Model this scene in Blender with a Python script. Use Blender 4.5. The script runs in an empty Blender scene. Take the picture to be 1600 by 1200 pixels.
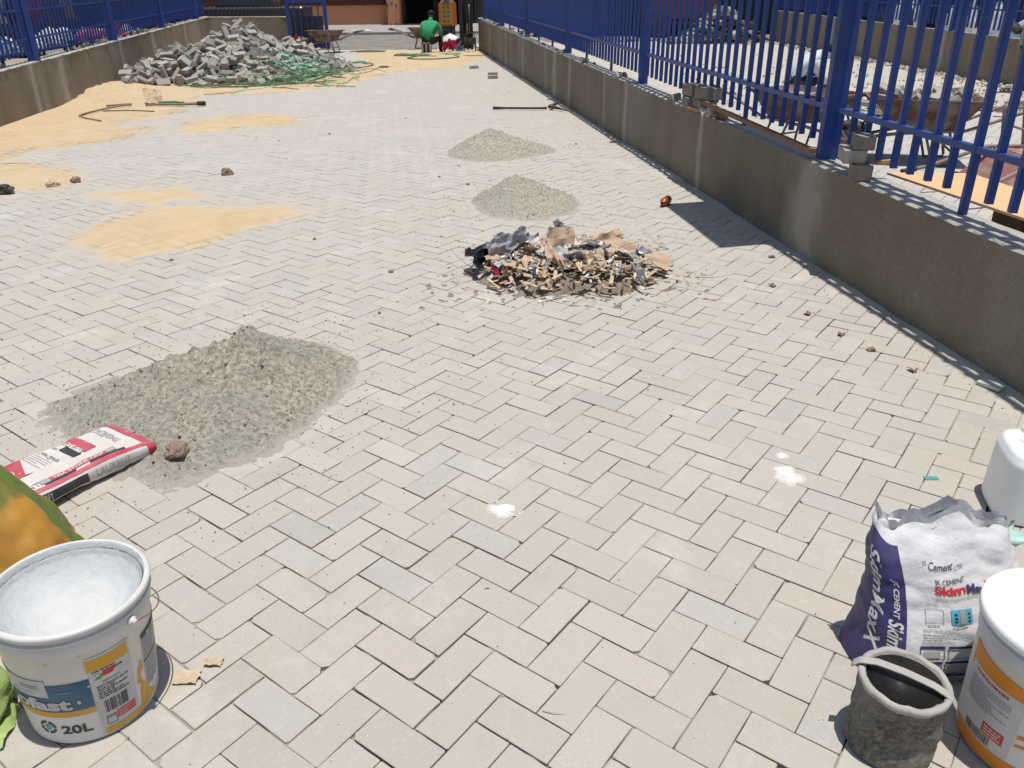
import bpy, bmesh, math, random
import numpy as np
from mathutils import Vector, Matrix, noise as mnoise

# ------------------------------------------------------------------ camera, sky, sun
S = bpy.context.scene
C = S.collection
PITCH, ROLL, CAMH = 0.4562, -0.0117, 1.5308
cam_d = bpy.data.cameras.new('camera'); cam = bpy.data.objects.new('camera', cam_d); C.objects.link(cam)
cam_d.sensor_width = 36.0; cam_d.lens = 36.0 * 1246.9 / 1600.0
cam_d.clip_start = 0.05; cam_d.clip_end = 600
_cp, _sp = math.cos(PITCH), math.sin(PITCH)
_r = Vector((1, 0, 0)); _f = Vector((0, _cp, -_sp)); _u = Vector((0, _sp, _cp))
_c, _s = math.cos(ROLL), math.sin(ROLL)
cr = _c * _r + _s * _u; cu = -_s * _r + _c * _u
mw = Matrix.Identity(4)
for i in range(3):
    mw[i][0] = cr[i]; mw[i][1] = cu[i]; mw[i][2] = -_f[i]
mw[2][3] = CAMH
cam.matrix_world = mw
S.camera = cam
SUN = Vector((0.084, -0.069, 1.0)).normalized()
w = bpy.data.worlds.new('World'); S.world = w; w.use_nodes = True
nt = w.node_tree; nt.nodes.clear()
sky = nt.nodes.new('ShaderNodeTexSky'); sky.sky_type = 'NISHITA'; sky.sun_disc = False
sky.sun_elevation = math.asin(SUN.z); sky.sun_rotation = math.atan2(SUN.x, SUN.y)
sky.air_density = 1.0; sky.dust_density = 1.2; sky.ozone_density = 1.0
bg = nt.nodes.new('ShaderNodeBackground'); bg.inputs[1].default_value = 0.092
wo = nt.nodes.new('ShaderNodeOutputWorld')
nt.links.new(sky.outputs[0], bg.inputs[0]); nt.links.new(bg.outputs[0], wo.inputs[0])
sl = bpy.data.lights.new('sun', 'SUN'); sl.energy = 4.25; sl.angle = math.radians(0.5); sl.color = (1.0, 0.965, 0.91)
so = bpy.data.objects.new('sun', sl); C.objects.link(so)
so.rotation_euler = SUN.to_track_quat('Z', 'Y').to_euler(); so.location = (0, 0, 30)
vs = S.view_settings; vs.view_transform = 'Standard'; vs.look = 'None'; vs.gamma = 1.0; vs.exposure = 0.05
try: vs.use_curve_mapping = False
except Exception: pass

rng = random.Random(7)
R_ = rng.uniform
PI = math.pi

# ------------------------------------------------------------------ helpers
class MB:
    def __init__(s): s.v = []; s.f = []; s.m = []; s.c = None
    def add(s, vs, fs, mi=0):
        o = len(s.v); s.v.extend([tuple(p) for p in vs])
        for f in fs: s.f.append([i + o for i in f]); s.m.append(mi)
    def box(s, c, size, R=None, mi=0, taper=1.0):
        hx, hy, hz = size[0] / 2, size[1] / 2, size[2] / 2
        P = []
        for z in (-1, 1):
            t = 1.0 if z < 0 else taper
            for x, y in ((-1, -1), (1, -1), (1, 1), (-1, 1)):
                p = Vector((x * hx * t, y * hy * t, z * hz))
                if R is not None: p = R @ p
                P.append(p + Vector(c))
        s.add(P, [(3, 2, 1, 0), (4, 5, 6, 7), (0, 1, 5, 4), (1, 2, 6, 5), (2, 3, 7, 6), (3, 0, 4, 7)], mi)
    def beam(s, a, b, w_, h_, mi=0):
        a = Vector(a); b = Vector(b); d = b - a; L = d.length
        q = d.to_track_quat('X', 'Z').to_matrix()
        s.box((a + b) / 2, (L, w_, h_), q, mi)
    def tube(s, pts, r, n=8, mi=0, close=False, caps=True):
        pts = [Vector(p) for p in pts]; N = len(pts)
        rs = r if isinstance(r, (list, tuple)) else [r] * N
        rings = []; up = None
        for i, p in enumerate(pts):
            if close: d = pts[(i + 1) % N] - pts[i - 1]
            else: d = pts[min(i + 1, N - 1)] - pts[max(i - 1, 0)]
            if d.length < 1e-9: d = Vector((0, 0, 1))
            d.normalize()
            if up is None:
                up = Vector((0, 0, 1)) if abs(d.z) < .9 else Vector((1, 0, 0))
            x = up.cross(d)
            if x.length < 1e-5: x = Vector((1, 0, 0)).cross(d)
            x.normalize(); y = d.cross(x); up = y
            rings.append([p + rs[i] * (math.cos(2 * PI * k / n) * x + math.sin(2 * PI * k / n) * y) for k in range(n)])
        V = [q for rg in rings for q in rg]; F = []
        M = N if close else N - 1
        for i in range(M):
            j = (i + 1) % N
            for k in range(n):
                k2 = (k + 1) % n
                F.append((i * n + k, i * n + k2, j * n + k2, j * n + k))
        if caps and not close:
            F.append(tuple(reversed(range(n)))); F.append(tuple((N - 1) * n + k for k in range(n)))
        s.add(V, F, mi)
    def lathe(s, prof, n=48, c=(0, 0, 0), mi=0, fn=None):
        V = []; F = []
        for (r, z) in prof:
            for k in range(n):
                a = 2 * PI * k / n
                p = Vector((c[0] + r * math.cos(a), c[1] + r * math.sin(a), c[2] + z))
                if fn: p = fn(p, a, z)
                V.append(p)
        for i in range(len(prof) - 1):
            for k in range(n):
                k2 = (k + 1) % n
                F.append((i * n + k, i * n + k2, (i + 1) * n + k2, (i + 1) * n + k))
        if prof[0][0] > 1e-6: F.append(tuple(reversed(range(n))))
        if prof[-1][0] > 1e-6: F.append(tuple((len(prof) - 1) * n + k for k in range(n)))
        s.add(V, F, mi)
    def grid(s, fn, nu, nv, mi=0, wrap=False):
        V = []; F = []
        for j in range(nv + 1):
            for i in range(nu if wrap else nu + 1):
                V.append(fn(i / nu, j / nv))
        W = nu if wrap else nu + 1
        for j in range(nv):
            for i in range(nu):
                i2 = (i + 1) % W
                F.append((j * W + i, j * W + i2, (j + 1) * W + i2, (j + 1) * W + i))
        s.add(V, F, mi)
    def mesh(s, name, mats, smooth=False):
        me = bpy.data.meshes.new(name)
        me.from_pydata(s.v, [], s.f)
        if not isinstance(mats, (list, tuple)): mats = [mats]
        for m in mats: me.materials.append(m)
        if any(s.m): me.polygons.foreach_set('material_index', s.m)
        if smooth: me.polygons.foreach_set('use_smooth', [True] * len(me.polygons))
        me.update()
        return me
    def build(s, name, mats, parent=None, loc=None, smooth=False, rot=None):
        return link(name, s.mesh(name, mats, smooth), parent, loc, rot)

def link(name, me, parent=None, loc=None, rot=None):
    o = bpy.data.objects.new(name, me); C.objects.link(o)
    if parent is not None: o.parent = parent
    if loc is not None: o.location = loc
    if rot is not None: o.rotation_euler = rot
    return o
def tag(o, label=None, cat=None, group=None, kind=None):
    if label: o['label'] = label
    if cat: o['category'] = cat
    if group: o['group'] = group
    if kind: o['kind'] = kind
    return o
def thing(name, label, cat, loc=(0, 0, 0), rz=0.0, group=None, rot=None):
    o = bpy.data.objects.new(name, None); C.objects.link(o); o.empty_display_size = .2
    o.location = loc; o.rotation_euler = rot if rot else (0, 0, rz)
    return tag(o, label, cat, group)
def copy_tree(o, parent=None):
    c = o.copy(); C.objects.link(c); c.parent = parent
    for ch in list(o.children): copy_tree(ch, c)
    return c
def thicken(o, t, off=-1):
    m = o.modifiers.new('thickness', 'SOLIDIFY'); m.thickness = t; m.offset = off; return o
def bevel(o, w_, seg=2):
    m = o.modifiers.new('bevel', 'BEVEL'); m.width = w_; m.segments = seg; m.limit_method = 'ANGLE'; return o

# value noise (numpy)
_tab = np.random.RandomState(3).rand(256, 256)
def vnoise(x, y):
    xi = np.floor(x).astype(int); yi = np.floor(y).astype(int); fx = x - xi; fy = y - yi
    fx = fx * fx * (3 - 2 * fx); fy = fy * fy * (3 - 2 * fy)
    g = lambda a, b: _tab[a & 255, b & 255]
    return (g(xi, yi) * (1 - fx) + g(xi + 1, yi) * fx) * (1 - fy) + (g(xi, yi + 1) * (1 - fx) + g(xi + 1, yi + 1) * fx) * fy
def fbm(x, y, s=1.0, o=4, seed=0):
    x = np.asarray(x, float) * s + 17.3 * seed; y = np.asarray(y, float) * s + 9.1 * seed; a = .5; t = 0; n = 0
    for _ in range(o):
        t = t + a * vnoise(x, y); n += a; x = x * 2.03 + 5.2; y = y * 2.03 + 1.7; a *= .5
    return t / n - .5
def polydist(X, Y, P):
    """signed distance to polygon, positive inside"""
    P = np.array(P, float); d = np.full(X.shape, 1e9); ins = np.zeros(X.shape, bool)
    for i in range(len(P)):
        a = P[i]; b = P[(i + 1) % len(P)]; e = b - a
        t = np.clip(((X - a[0]) * e[0] + (Y - a[1]) * e[1]) / (e @ e), 0, 1)
        d = np.minimum(d, np.hypot(X - a[0] - t * e[0], Y - a[1] - t * e[1]))
        c = ((a[1] > Y) != (b[1] > Y))
        xc = (b[0] - a[0]) * (Y - a[1]) / (b[1] - a[1] + 1e-12) + a[0]
        ins ^= c & (X < xc)
    return np.where(ins, d, -d)
def grid_mesh(name, X, Y, Z, keep, mats, parent=None, smooth=True, attrs=None):
    ny, nx = X.shape
    idx = np.arange(nx * ny).reshape(ny, nx)
    q = np.stack([idx[:-1, :-1], idx[:-1, 1:], idx[1:, 1:], idx[1:, :-1]], -1).reshape(-1, 4)
    k = keep.reshape(-1)[q].any(1); q = q[k]
    used = np.unique(q); remap = -np.ones(nx * ny, int); remap[used] = np.arange(len(used))
    co = np.stack([X, Y, Z], -1).reshape(-1, 3)[used]; q = remap[q]
    me = bpy.data.meshes.new(name)
    me.vertices.add(len(co)); me.vertices.foreach_set('co', co.astype(np.float32).ravel())
    me.loops.add(q.size); me.loops.foreach_set('vertex_index', q.astype(np.int32).ravel())
    me.polygons.add(len(q)); me.polygons.foreach_set('loop_start', np.arange(0, q.size, 4, dtype=np.int32))
    try: me.polygons.foreach_set('loop_total', np.full(len(q), 4, dtype=np.int32))
    except Exception: pass
    me.update(calc_edges=True); me.validate()
    me.polygons.foreach_set('use_smooth', [smooth] * len(me.polygons))
    me.materials.append(mats)
    for an, av in (attrs or {}).items():
        a_ = me.attributes.new(an, 'FLOAT', 'POINT'); a_.data.foreach_set('value', av.reshape(-1)[used].astype(np.float32))
    return link(name, me, parent)

# ------------------------------------------------------------------ materials
def newmat(name):
    m = bpy.data.materials.new(name); m.use_nodes = True; n = m.node_tree; n.nodes.clear()
    o = n.nodes.new('ShaderNodeOutputMaterial'); b = n.nodes.new('ShaderNodeBsdfPrincipled')
    n.links.new(b.outputs[0], o.inputs[0]); return m, n, b
def nd(n, t, **k):
    q = n.nodes.new('ShaderNode' + t)
    for a, v in k.items(): setattr(q, a, v)
    return q
def mix(n, fac, a, b, mode='MIX'):
    q = n.nodes.new('ShaderNodeMix'); q.data_type = 'RGBA'; q.blend_type = mode
    for i, v in ((0, fac), (6, a), (7, b)):
        if hasattr(v, 'links') or hasattr(v, 'is_output'): n.links.new(v, q.inputs[i])
        elif isinstance(v, (int, float)): q.inputs[i].default_value = v
        else: q.inputs[i].default_value = (*v, 1)
    return q.outputs[2]
def noi(n, scale, det=4, rough=.55, coord='Object', stretch=None, off=0):
    tc = nd(n, 'TexCoord'); mp = nd(n, 'Mapping'); n.links.new(tc.outputs[coord], mp.inputs[0])
    if stretch: mp.inputs['Scale'].default_value = stretch
    mp.inputs['Location'].default_value = (off, off * .7, off * 1.3)
    q = nd(n, 'TexNoise'); q.inputs['Scale'].default_value = scale; q.inputs['Detail'].default_value = det; q.inputs['Roughness'].default_value = rough
    n.links.new(mp.outputs[0], q.inputs[0]); return q.outputs[0]
def ramp(n, v, p0, p1, c0=(0, 0, 0), c1=(1, 1, 1)):
    q = nd(n, 'ValToRGB'); q.color_ramp.elements[0].position = p0; q.color_ramp.elements[1].position = p1
    q.color_ramp.elements[0].color = (*c0, 1); q.color_ramp.elements[1].color = (*c1, 1)
    n.links.new(v, q.inputs[0]); return q.outputs[0]
def bump(n, b, h, st, dist):
    q = nd(n, 'Bump'); q.inputs['Strength'].default_value = st; q.inputs['Distance'].default_value = dist
    n.links.new(h, q.inputs['Height']); n.links.new(q.outputs[0], b.inputs['Normal'])
def mat(name, c, rough=.7, c2=None, scale=8, sp=.25, bmp=.0, bdist=.01, bscale=None, metal=0, spec=.4, dust=None, dustamt=.5, trans=0, det=5):
    m, n, b = newmat(name)
    c2 = c2 or tuple(x * .7 for x in c)
    f = ramp(n, noi(n, scale, det), .5 - sp, .5 + sp)
    col = mix(n, f, c, c2)
    if dust:
        col = mix(n, mix(n, dustamt, (0, 0, 0), ramp(n, noi(n, scale * .45, 6, .65, off=3.1), .45, .62)), col, dust)
    n.links.new(col, b.inputs['Base Color'])
    b.inputs['Roughness'].default_value = rough; b.inputs['Metallic'].default_value = metal
    b.inputs['Specular IOR Level'].default_value = spec
    if trans:
        b.inputs['Transmission Weight'].default_value = trans
    if bmp: bump(n, b, noi(n, bscale or scale * 6, 4, .6, off=1.7), bmp, bdist)
    return m

def paver_material(name, tintcol=True):
    m, n, b = newmat(name)
    at = nd(n, 'Attribute'); at.attribute_name = 'tint'
    big = noi(n, 1.1, 4, .6); med = noi(n, 14, 5, .6, off=2); fin = noi(n, 420, 3, .7, off=5)
    col = mix(n, ramp(n, med, .3, .75, (0, 0, 0), (.30, .30, .30)), at.outputs['Color'], (.50, .455, .395))
    col = mix(n, ramp(n, big, .4, .7, (0, 0, 0), (.35, .35, .35)), col, (.455, .425, .375))
    sc_ = noi(n, 38, 6, .7, off=31)
    col = mix(n, ramp(n, sc_, .55, .68, (0, 0, 0), (.45, .45, .45)), col, (.53, .50, .45))
    sd_ = noi(n, 22, 6, .75, off=41)
    col = mix(n, ramp(n, sd_, .60, .72, (0, 0, 0), (.25, .25, .25)), col, (.33, .30, .255))
    col = mix(n, ramp(n, fin, .40, .66, (0, 0, 0), (.42, .42, .42)), col, (.24, .225, .20))
    sp = noi(n, 160, 2, .5, off=9)
    col = mix(n, ramp(n, sp, .70, .74, (0, 0, 0), (.6, .6, .6)), col, (.62, .60, .56))
    sm = noi(n, 2.1, 7, .72, off=71)
    col = mix(n, ramp(n, sm, .56, .70, (0, 0, 0), (.5, .5, .5)), col, (.56, .53, .48))
    st = noi(n, 3.3, 6, .7, off=12)
    col = mix(n, ramp(n, st, .60, .74, (0, 0, 0), (.35, .35, .35)), col, (.30, .27, .22))
    n.links.new(col, b.inputs['Base Color'])
    b.inputs['Roughness'].default_value = .93; b.inputs['Specular IOR Level'].default_value = .2
    q1 = nd(n, 'Math', operation='ADD'); n.links.new(fin, q1.inputs[0])
    n.links.new(med, q1.inputs[1])
    bump(n, b, q1.outputs[0], .55, .0016)
    return m
M = {}
M['paver'] = paver_material('concrete_paver')
def concrete_wall():
    m, n, b = newmat('cement_plaster')
    a = noi(n, 1.3, 6, .65); s = noi(n, 2.2, 5, .6, stretch=(1, 1, .12), off=3); g = noi(n, 55, 5, .8, off=8); st = noi(n, .9, 3, .5, stretch=(1, 1, .05), off=21)
    col = mix(n, ramp(n, a, .3, .7), (.345, .29, .215), (.24, .20, .145))
    col = mix(n, ramp(n, s, .45, .7, (0, 0, 0), (.55, .55, .55)), col, (.19, .158, .112))
    col = mix(n, ramp(n, st, .60, .72, (0, 0, 0), (.75, .75, .75)), col, (.42, .39, .34))
    pt = noi(n, .55, 5, .6, stretch=(1, 1, .5), off=33)
    col = mix(n, ramp(n, pt, .56, .66, (0, 0, 0), (.6, .6, .6)), col, (.37, .345, .30))
    col = mix(n, ramp(n, g, .35, .7, (0, 0, 0), (.62, .62, .62)), col, (.15, .125, .095))
    cr_ = noi(n, 2.6, 8, .75, off=51)
    col = mix(n, ramp(n, cr_, .62, .66, (0, 0, 0), (.45, .45, .45)), col, (.40, .37, .32))
    dk = noi(n, 1.7, 7, .7, stretch=(1, 1, .35), off=61)
    col = mix(n, ramp(n, dk, .60, .70, (0, 0, 0), (.5, .5, .5)), col, (.13, .11, .085))
    gp = nd(n, 'TexCoord'); gs = nd(n, 'SeparateXYZ'); n.links.new(gp.outputs['Object'], gs.inputs[0]); wob = noi(n, 2.4, 6, .65, off=81)
    for yc, wd in ((4.95, .26), (6.9, .07), (9.3, .10), (10.3, .05), (12.4, .12), (13.6, .22), (17.0, .12), (19.6, .2), (23.0, .15)):
        a1_ = nd(n, 'Math', operation='MULTIPLY_ADD'); n.links.new(wob, a1_.inputs[0]); a1_.inputs[1].default_value = wd * 2.4; a1_.inputs[2].default_value = -yc - wd * 1.2
        a2_ = nd(n, 'Math', operation='ADD'); n.links.new(a1_.outputs[0], a2_.inputs[0]); n.links.new(gs.outputs[1], a2_.inputs[1])
        a3_ = nd(n, 'Math', operation='ABSOLUTE'); n.links.new(a2_.outputs[0], a3_.inputs[0])
        a4_ = nd(n, 'MapRange'); n.links.new(a3_.outputs[0], a4_.inputs[0]); a4_.inputs[1].default_value = wd; a4_.inputs[2].default_value = wd * .25; a4_.inputs[3].default_value = 0; a4_.inputs[4].default_value = .62
        col = mix(n, a4_.outputs[0], col, (.47, .44, .385))
    # pale cap: top faces get a lighter colour that stands in for sunlight
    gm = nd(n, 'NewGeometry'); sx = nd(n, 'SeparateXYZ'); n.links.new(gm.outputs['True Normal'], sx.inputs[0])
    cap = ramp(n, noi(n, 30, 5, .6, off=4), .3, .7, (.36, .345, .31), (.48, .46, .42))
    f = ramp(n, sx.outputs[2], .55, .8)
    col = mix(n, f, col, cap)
    n.links.new(col, b.inputs['Base Color']); b.inputs['Roughness'].default_value = .95; b.inputs['Specular IOR Level'].default_value = .15
    q = nd(n, 'Math', operation='ADD'); n.links.new(g, q.inputs[0]); n.links.new(a, q.inputs[1])
    bump(n, b, q.outputs[0], .9, .010)
    return m
M['wall'] = concrete_wall()
M['blue'] = mat('blue_gate_paint', (.018, .064, .29), .36, (.013, .044, .20), 9, .3, .15, .001, 60, spec=.5, dust=(.07, .075, .12), dustamt=.2)
M['bluegrey'] = mat('dark_gate_paint', (.035, .04, .052), .5, (.02, .022, .03), 5, .3, .1, .001, 40)
def sandmat():
    m, n, b = newmat('building_sand')
    a = noi(n, 5, 8, .6); g = noi(n, 70, 4, .7, off=6); k = noi(n, 1.2, 4, .6, off=14)
    col = mix(n, ramp(n, a, .3, .7), (.565, .43, .265), (.48, .36, .215))
    col = mix(n, ramp(n, k, .4, .65, (0, 0, 0), (.6, .6, .6)), col, (.53, .43, .295))
    col = mix(n, ramp(n, g, .58, .72, (0, 0, 0), (.5, .5, .5)), col, (.34, .25, .16))
    th = nd(n, 'Attribute'); th.attribute_name = 'thin'; ck = nd(n, 'Attribute'); ck.attribute_name = 'crack'
    q = nd(n, 'Math', operation='MULTIPLY_ADD'); n.links.new(g, q.inputs[0]); q.inputs[1].default_value = 1.6; q.inputs[2].default_value = -.8
    q2 = nd(n, 'Math', operation='ADD', use_clamp=True); n.links.new(q.outputs[0], q2.inputs[0]); n.links.new(th.outputs['Fac'], q2.inputs[1])
    q3 = nd(n, 'Math', operation='MULTIPLY', use_clamp=True); n.links.new(q2.outputs[0], q3.inputs[0]); n.links.new(th.outputs['Fac'], q3.inputs[1])
    col = mix(n, q3.outputs[0], col, (.475, .435, .375))
    col = mix(n, ck.outputs['Fac'], col, (.20, .155, .11))
    n.links.new(col, b.inputs['Base Color']); b.inputs['Roughness'].default_value = .96; b.inputs['Specular IOR Level'].default_value = .1
    bump(n, b, g, .8, .006); return m
M['sand'] = sandmat()
M['joint'] = mat('joint_sand', (.36, .32, .265), .95, (.24, .21, .17), 9, .25, .6, .004, 60, spec=.1)
M['grit'] = None
def grit_material():
    m, n, b = newmat('grey_stone_dust')
    g = noi(n, 48, 6, .85); h = noi(n, 30, 6, .8, off=4); k = noi(n, 3, 4, .6, off=9)
    col = mix(n, ramp(n, g, .40, .60), (.215, .195, .150), (.60, .55, .435))
    col = mix(n, ramp(n, k, .35, .7, (0, 0, 0), (.55, .55, .55)), col, (.31, .31, .28))
    col = mix(n, ramp(n, h, .62, .70, (0, 0, 0), (.7, .7, .7)), col, (.07, .066, .06))
    th = nd(n, 'Attribute'); th.attribute_name = 'thin'
    q = nd(n, 'Math', operation='MULTIPLY_ADD'); n.links.new(g, q.inputs[0]); q.inputs[1].default_value = 2.4; q.inputs[2].default_value = -1.2
    q2 = nd(n, 'Math', operation='ADD', use_clamp=True); n.links.new(q.outputs[0], q2.inputs[0]); n.links.new(th.outputs['Fac'], q2.inputs[1])
    q3 = nd(n, 'Math', operation='MULTIPLY', use_clamp=True); n.links.new(q2.outputs[0], q3.inputs[0]); n.links.new(th.outputs['Fac'], q3.inputs[1])
    col = mix(n, q3.outputs[0], col, (.46, .425, .37))
    n.links.new(col, b.inputs['Base Color']); b.inputs['Roughness'].default_value = .97; b.inputs['Specular IOR Level'].default_value = .1
    bump(n, b, g, 1.0, .012); return m
M['grit'] = grit_material()
M['stone'] = mat('chip_stone', (.30, .27, .23), .9, (.16, .14, .12), 40, .3, .5, .003, 120)
M['stone2'] = mat('brown_clod', (.33, .24, .18), .95, (.17, .13, .10), 30, .3, .8, .006, 90)
M['block'] = mat('loose_block_concrete', (.40, .375, .335), .93, (.28, .26, .23), 6, .3, .5, .002, 120, dust=(.45, .36, .25), dustamt=.35)
M['blockrough'] = mat('rough_block', (.30, .27, .235), .95, (.17, .15, .13), 14, .3, .9, .008, 60)
M['asphalt'] = mat('road_asphalt', (.20, .19, .175), .95, (.15, .142, .13), 4, .3, .5, .004, 80, dust=(.34, .28, .21), dustamt=.5)
M['pavement'] = mat('far_pavement', (.36, .335, .30), .95, (.27, .25, .22), 2, .3, .4, .004, 50)
M['ground'] = mat('bare_earth', (.36, .30, .225), .97, (.26, .215, .165), 1.3, .3, .6, .01, 20, dust=(.30, .29, .27), dustamt=.5)
M['orange_wall'] = mat('orange_render', (.62, .30, .155), .9, (.53, .25, .13), 1.2, .3, .5, .004, 60)
M['redbrown'] = mat('red_brown_band', (.10, .028, .02), .8, (.07, .02, .015), 2)
M['dark'] = mat('dark_interior', (.012, .012, .014), .9, (.02, .02, .022), 2)
M['darkgrey'] = mat('dark_metal', (.03, .03, .033), .55, (.05, .045, .04), 14, .3, .2, .001, 50)
M['corr'] = mat('corrugated_sheet', (.085, .09, .10), .55, (.05, .052, .06), 6, .3)
M['rust'] = mat('rusty_tray', (.15, .062, .042), .75, (.085, .04, .03), 14, .25, .3, .002, 80, dust=(.30, .26, .22), dustamt=.6)
M['pinkrust'] = mat('faded_red_tray', (.33, .15, .125), .75, (.24, .105, .09), 18, .25, .25, .001, 90, dust=(.40, .34, .29), dustamt=.6)
M['rubber'] = mat('black_rubber', (.018, .018, .018), .8, (.035, .033, .03), 20, dust=(.2, .18, .15), dustamt=.5)
M['tubepaint'] = mat('scuffed_tube', (.28, .22, .19), .6, (.17, .10, .08), 25, .2, dust=(.4, .36, .3), dustamt=.4)
M['wood'] = mat('raw_timber', (.50, .30, .15), .8, (.36, .19, .09), 9, .3, .2, .001, 40)
M['wooddark'] = mat('stained_timber', (.30, .15, .085), .8, (.20, .10, .06), 12, .3, .2, .001, 40)
def plywood():
    m, n, b = newmat('plywood_face')
    g = noi(n, 6, 6, .6, stretch=(1, 9, 1)); col = mix(n, ramp(n, g, .35, .7), (.72, .46, .24), (.62, .37, .185))
    n.links.new(col, b.inputs['Base Color']); b.inputs['Roughness'].default_value = .7; return m
M['ply'] = plywood()
M['darkwood'] = mat('old_tool_handle', (.10, .035, .03), .7, (.05, .02, .018), 12)
M['plyside'] = mat('shade_dark_board', (.10, .055, .032), .85, (.055, .032, .02), 12)  # board colour darkened to stand in for shade on its underside
M['white'] = mat('white_pail_plastic', (.70, .69, .67), .42, (.63, .62, .60), 6, .3, .1, .0008, 60, spec=.5, dust=(.42, .39, .35), dustamt=.4)
M['paintres'] = mat('dried_white_paint', (.54, .55, .545), .85, (.48, .49, .49), 14, .3, .8, .006, 30, spec=.15)
M['whiteclean'] = mat('white_lid_plastic', (.84, .84, .83), .38, (.80, .80, .79), 4, .3, .05, .0005, 40, spec=.5)
M['labelwhite'] = mat('printed_white', (.62, .61, .58), .5, (.55, .54, .52), 15, .3, dust=(.40, .37, .33), dustamt=.35)
M['pblue'] = mat('print_blue', (.022, .115, .20), .5, (.018, .09, .16), 15, .3, dust=(.35, .38, .4), dustamt=.12)
M['pyellow'] = mat('print_yellow', (.72, .38, .025), .5, (.64, .32, .02), 15, .3, dust=(.45, .36, .22), dustamt=.25)
M['porange'] = mat('print_orange', (.75, .27, .025), .5, (.68, .23, .02), 15)
M['pblack'] = mat('print_black', (.03, .03, .032), .55, (.05, .05, .05), 30)
M['pgrey'] = mat('print_grey', (.30, .29, .28), .55, (.38, .37, .36), 30)
M['pred'] = mat('print_red', (.60, .045, .04), .5, (.52, .04, .035), 20)
M['pcrimson'] = mat('print_crimson', (.48, .045, .075), .55, (.40, .035, .06), 8, .3, dust=(.5, .35, .33), dustamt=.3)
M['pgreen'] = mat('print_green', (.12, .38, .07), .5)
M['pteal'] = mat('print_teal', (.10, .42, .55), .5)
M['pnavy'] = mat('print_navy', (.035, .028, .13), .5, (.028, .022, .10), 10, .3, dust=(.2, .18, .28), dustamt=.2)
M['bagpaper'] = mat('white_bag_film', (.68, .67, .68), .42, (.60, .59, .60), 7, .3, .8, .008, 17, spec=.45, dust=(.52, .50, .47), dustamt=.4)
M['redbag'] = mat('dusty_bag_paper', (.66, .63, .60), .7, (.58, .55, .52), 9, .3, .3, .002, 30, dust=(.47, .42, .36), dustamt=.45)
M['steel'] = mat('steel_wire', (.35, .34, .33), .4, (.25, .24, .23), 30, metal=.8)
def bindmat():
    m, n, b = newmat('mortar_crusted_rubber')
    a = noi(n, 9, 6, .65); g = noi(n, 90, 4, .7, off=4)
    col = mix(n, ramp(n, a, .42, .66), (.075, .066, .055), (.17, .158, .135))
    col = mix(n, ramp(n, g, .4, .7, (0, 0, 0), (.6, .6, .6)), col, (.33, .31, .27))
    n.links.new(col, b.inputs['Base Color']); b.inputs['Roughness'].default_value = .9
    bump(n, b, g, .8, .004); return m
M['bin'] = bindmat()
M['bininside'] = mat('black_rubber_inside', (.012, .012, .012), .6, (.03, .029, .027), 12, .3, .4, .003, 60)
M['binrim'] = mat('mortar_dusted_rim', (.42, .40, .365), .9, (.30, .285, .26), 22, .25, .7, .003, 90)
def jugmat():
    m, n, b = newmat('translucent_jug_plastic')
    b.inputs['Base Color'].default_value = (.80, .81, .80, 1); b.inputs['Roughness'].default_value = .35
    b.inputs['Subsurface Weight'].default_value = .25; b.inputs['Subsurface Radius'].default_value = (.05, .05, .05)
    return m
M['jug'] = jugmat()
def weave(name, ca, cb, cc, scale=2.2):
    m, n, b = newmat(name)
    f1 = noi(n, scale, 2, .5); f2 = noi(n, scale * 1.3, 3, .5, off=7)
    col = mix(n, ramp(n, f1, .47, .53), ca, cb); col = mix(n, ramp(n, f2, .56, .62), col, cc)
    tc = nd(n, 'TexCoord')
    wv = nd(n, 'TexWave'); wv.inputs['Scale'].default_value = 110; wv.bands_direction = 'Z'; wv.inputs['Distortion'].default_value = .6
    wx = nd(n, 'TexWave'); wx.inputs['Scale'].default_value = 110; wx.bands_direction = 'X'; wx.inputs['Distortion'].default_value = .6
    n.links.new(tc.outputs['Object'], wv.inputs[0]); n.links.new(tc.outputs['Object'], wx.inputs[0])
    q = nd(n, 'Math', operation='MULTIPLY'); n.links.new(wv.outputs[1], q.inputs[0]); n.links.new(wx.outputs[1], q.inputs[1])
    col = mix(n, ramp(n, q.outputs[0], .0, .5, (.45, .45, .45), (0, 0, 0)), col, tuple(x * .5 for x in ca))
    n.links.new(col, b.inputs['Base Color']); b.inputs['Roughness'].default_value = .6
    bump(n, b, q.outputs[0], .5, .002); return m
M['sackorange'] = weave('orange_woven_sack', (.52, .24, .03), (.58, .30, .03), (.16, .19, .035), 4.5)
_n = M['sackorange'].node_tree; _b = [x for x in _n.nodes if x.type == 'BSDF_PRINCIPLED'][0]; _src = _b.inputs['Base Color'].links[0].from_socket
_tc = nd(_n, 'TexCoord'); _mp = nd(_n, 'Mapping'); _n.links.new(_tc.outputs['Object'], _mp.inputs[0]); _mp.inputs['Rotation'].default_value = (0, .25, .6)
_wv = nd(_n, 'TexWave'); _wv.inputs['Scale'].default_value = 2.1; _wv.inputs['Distortion'].default_value = 3.0; _wv.inputs['Detail'].default_value = 1.0; _n.links.new(_mp.outputs[0], _wv.inputs[0])
_n.links.new(mix(_n, ramp(_n, _wv.outputs[1], .68, .74), _src, (.13, .185, .035)), _b.inputs['Base Color'])
M['sacklime'] = weave('lime_woven_sack', (.36, .48, .14), (.42, .54, .20), (.32, .44, .12), 5)
M['greenplastic'] = mat('green_strap_plastic', (.03, .26, .12), .4, (.05, .33, .17), 12, spec=.5)
M['darkgreen'] = mat('dirty_green_strap', (.07, .11, .05), .6, (.13, .13, .08), 12)
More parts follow.
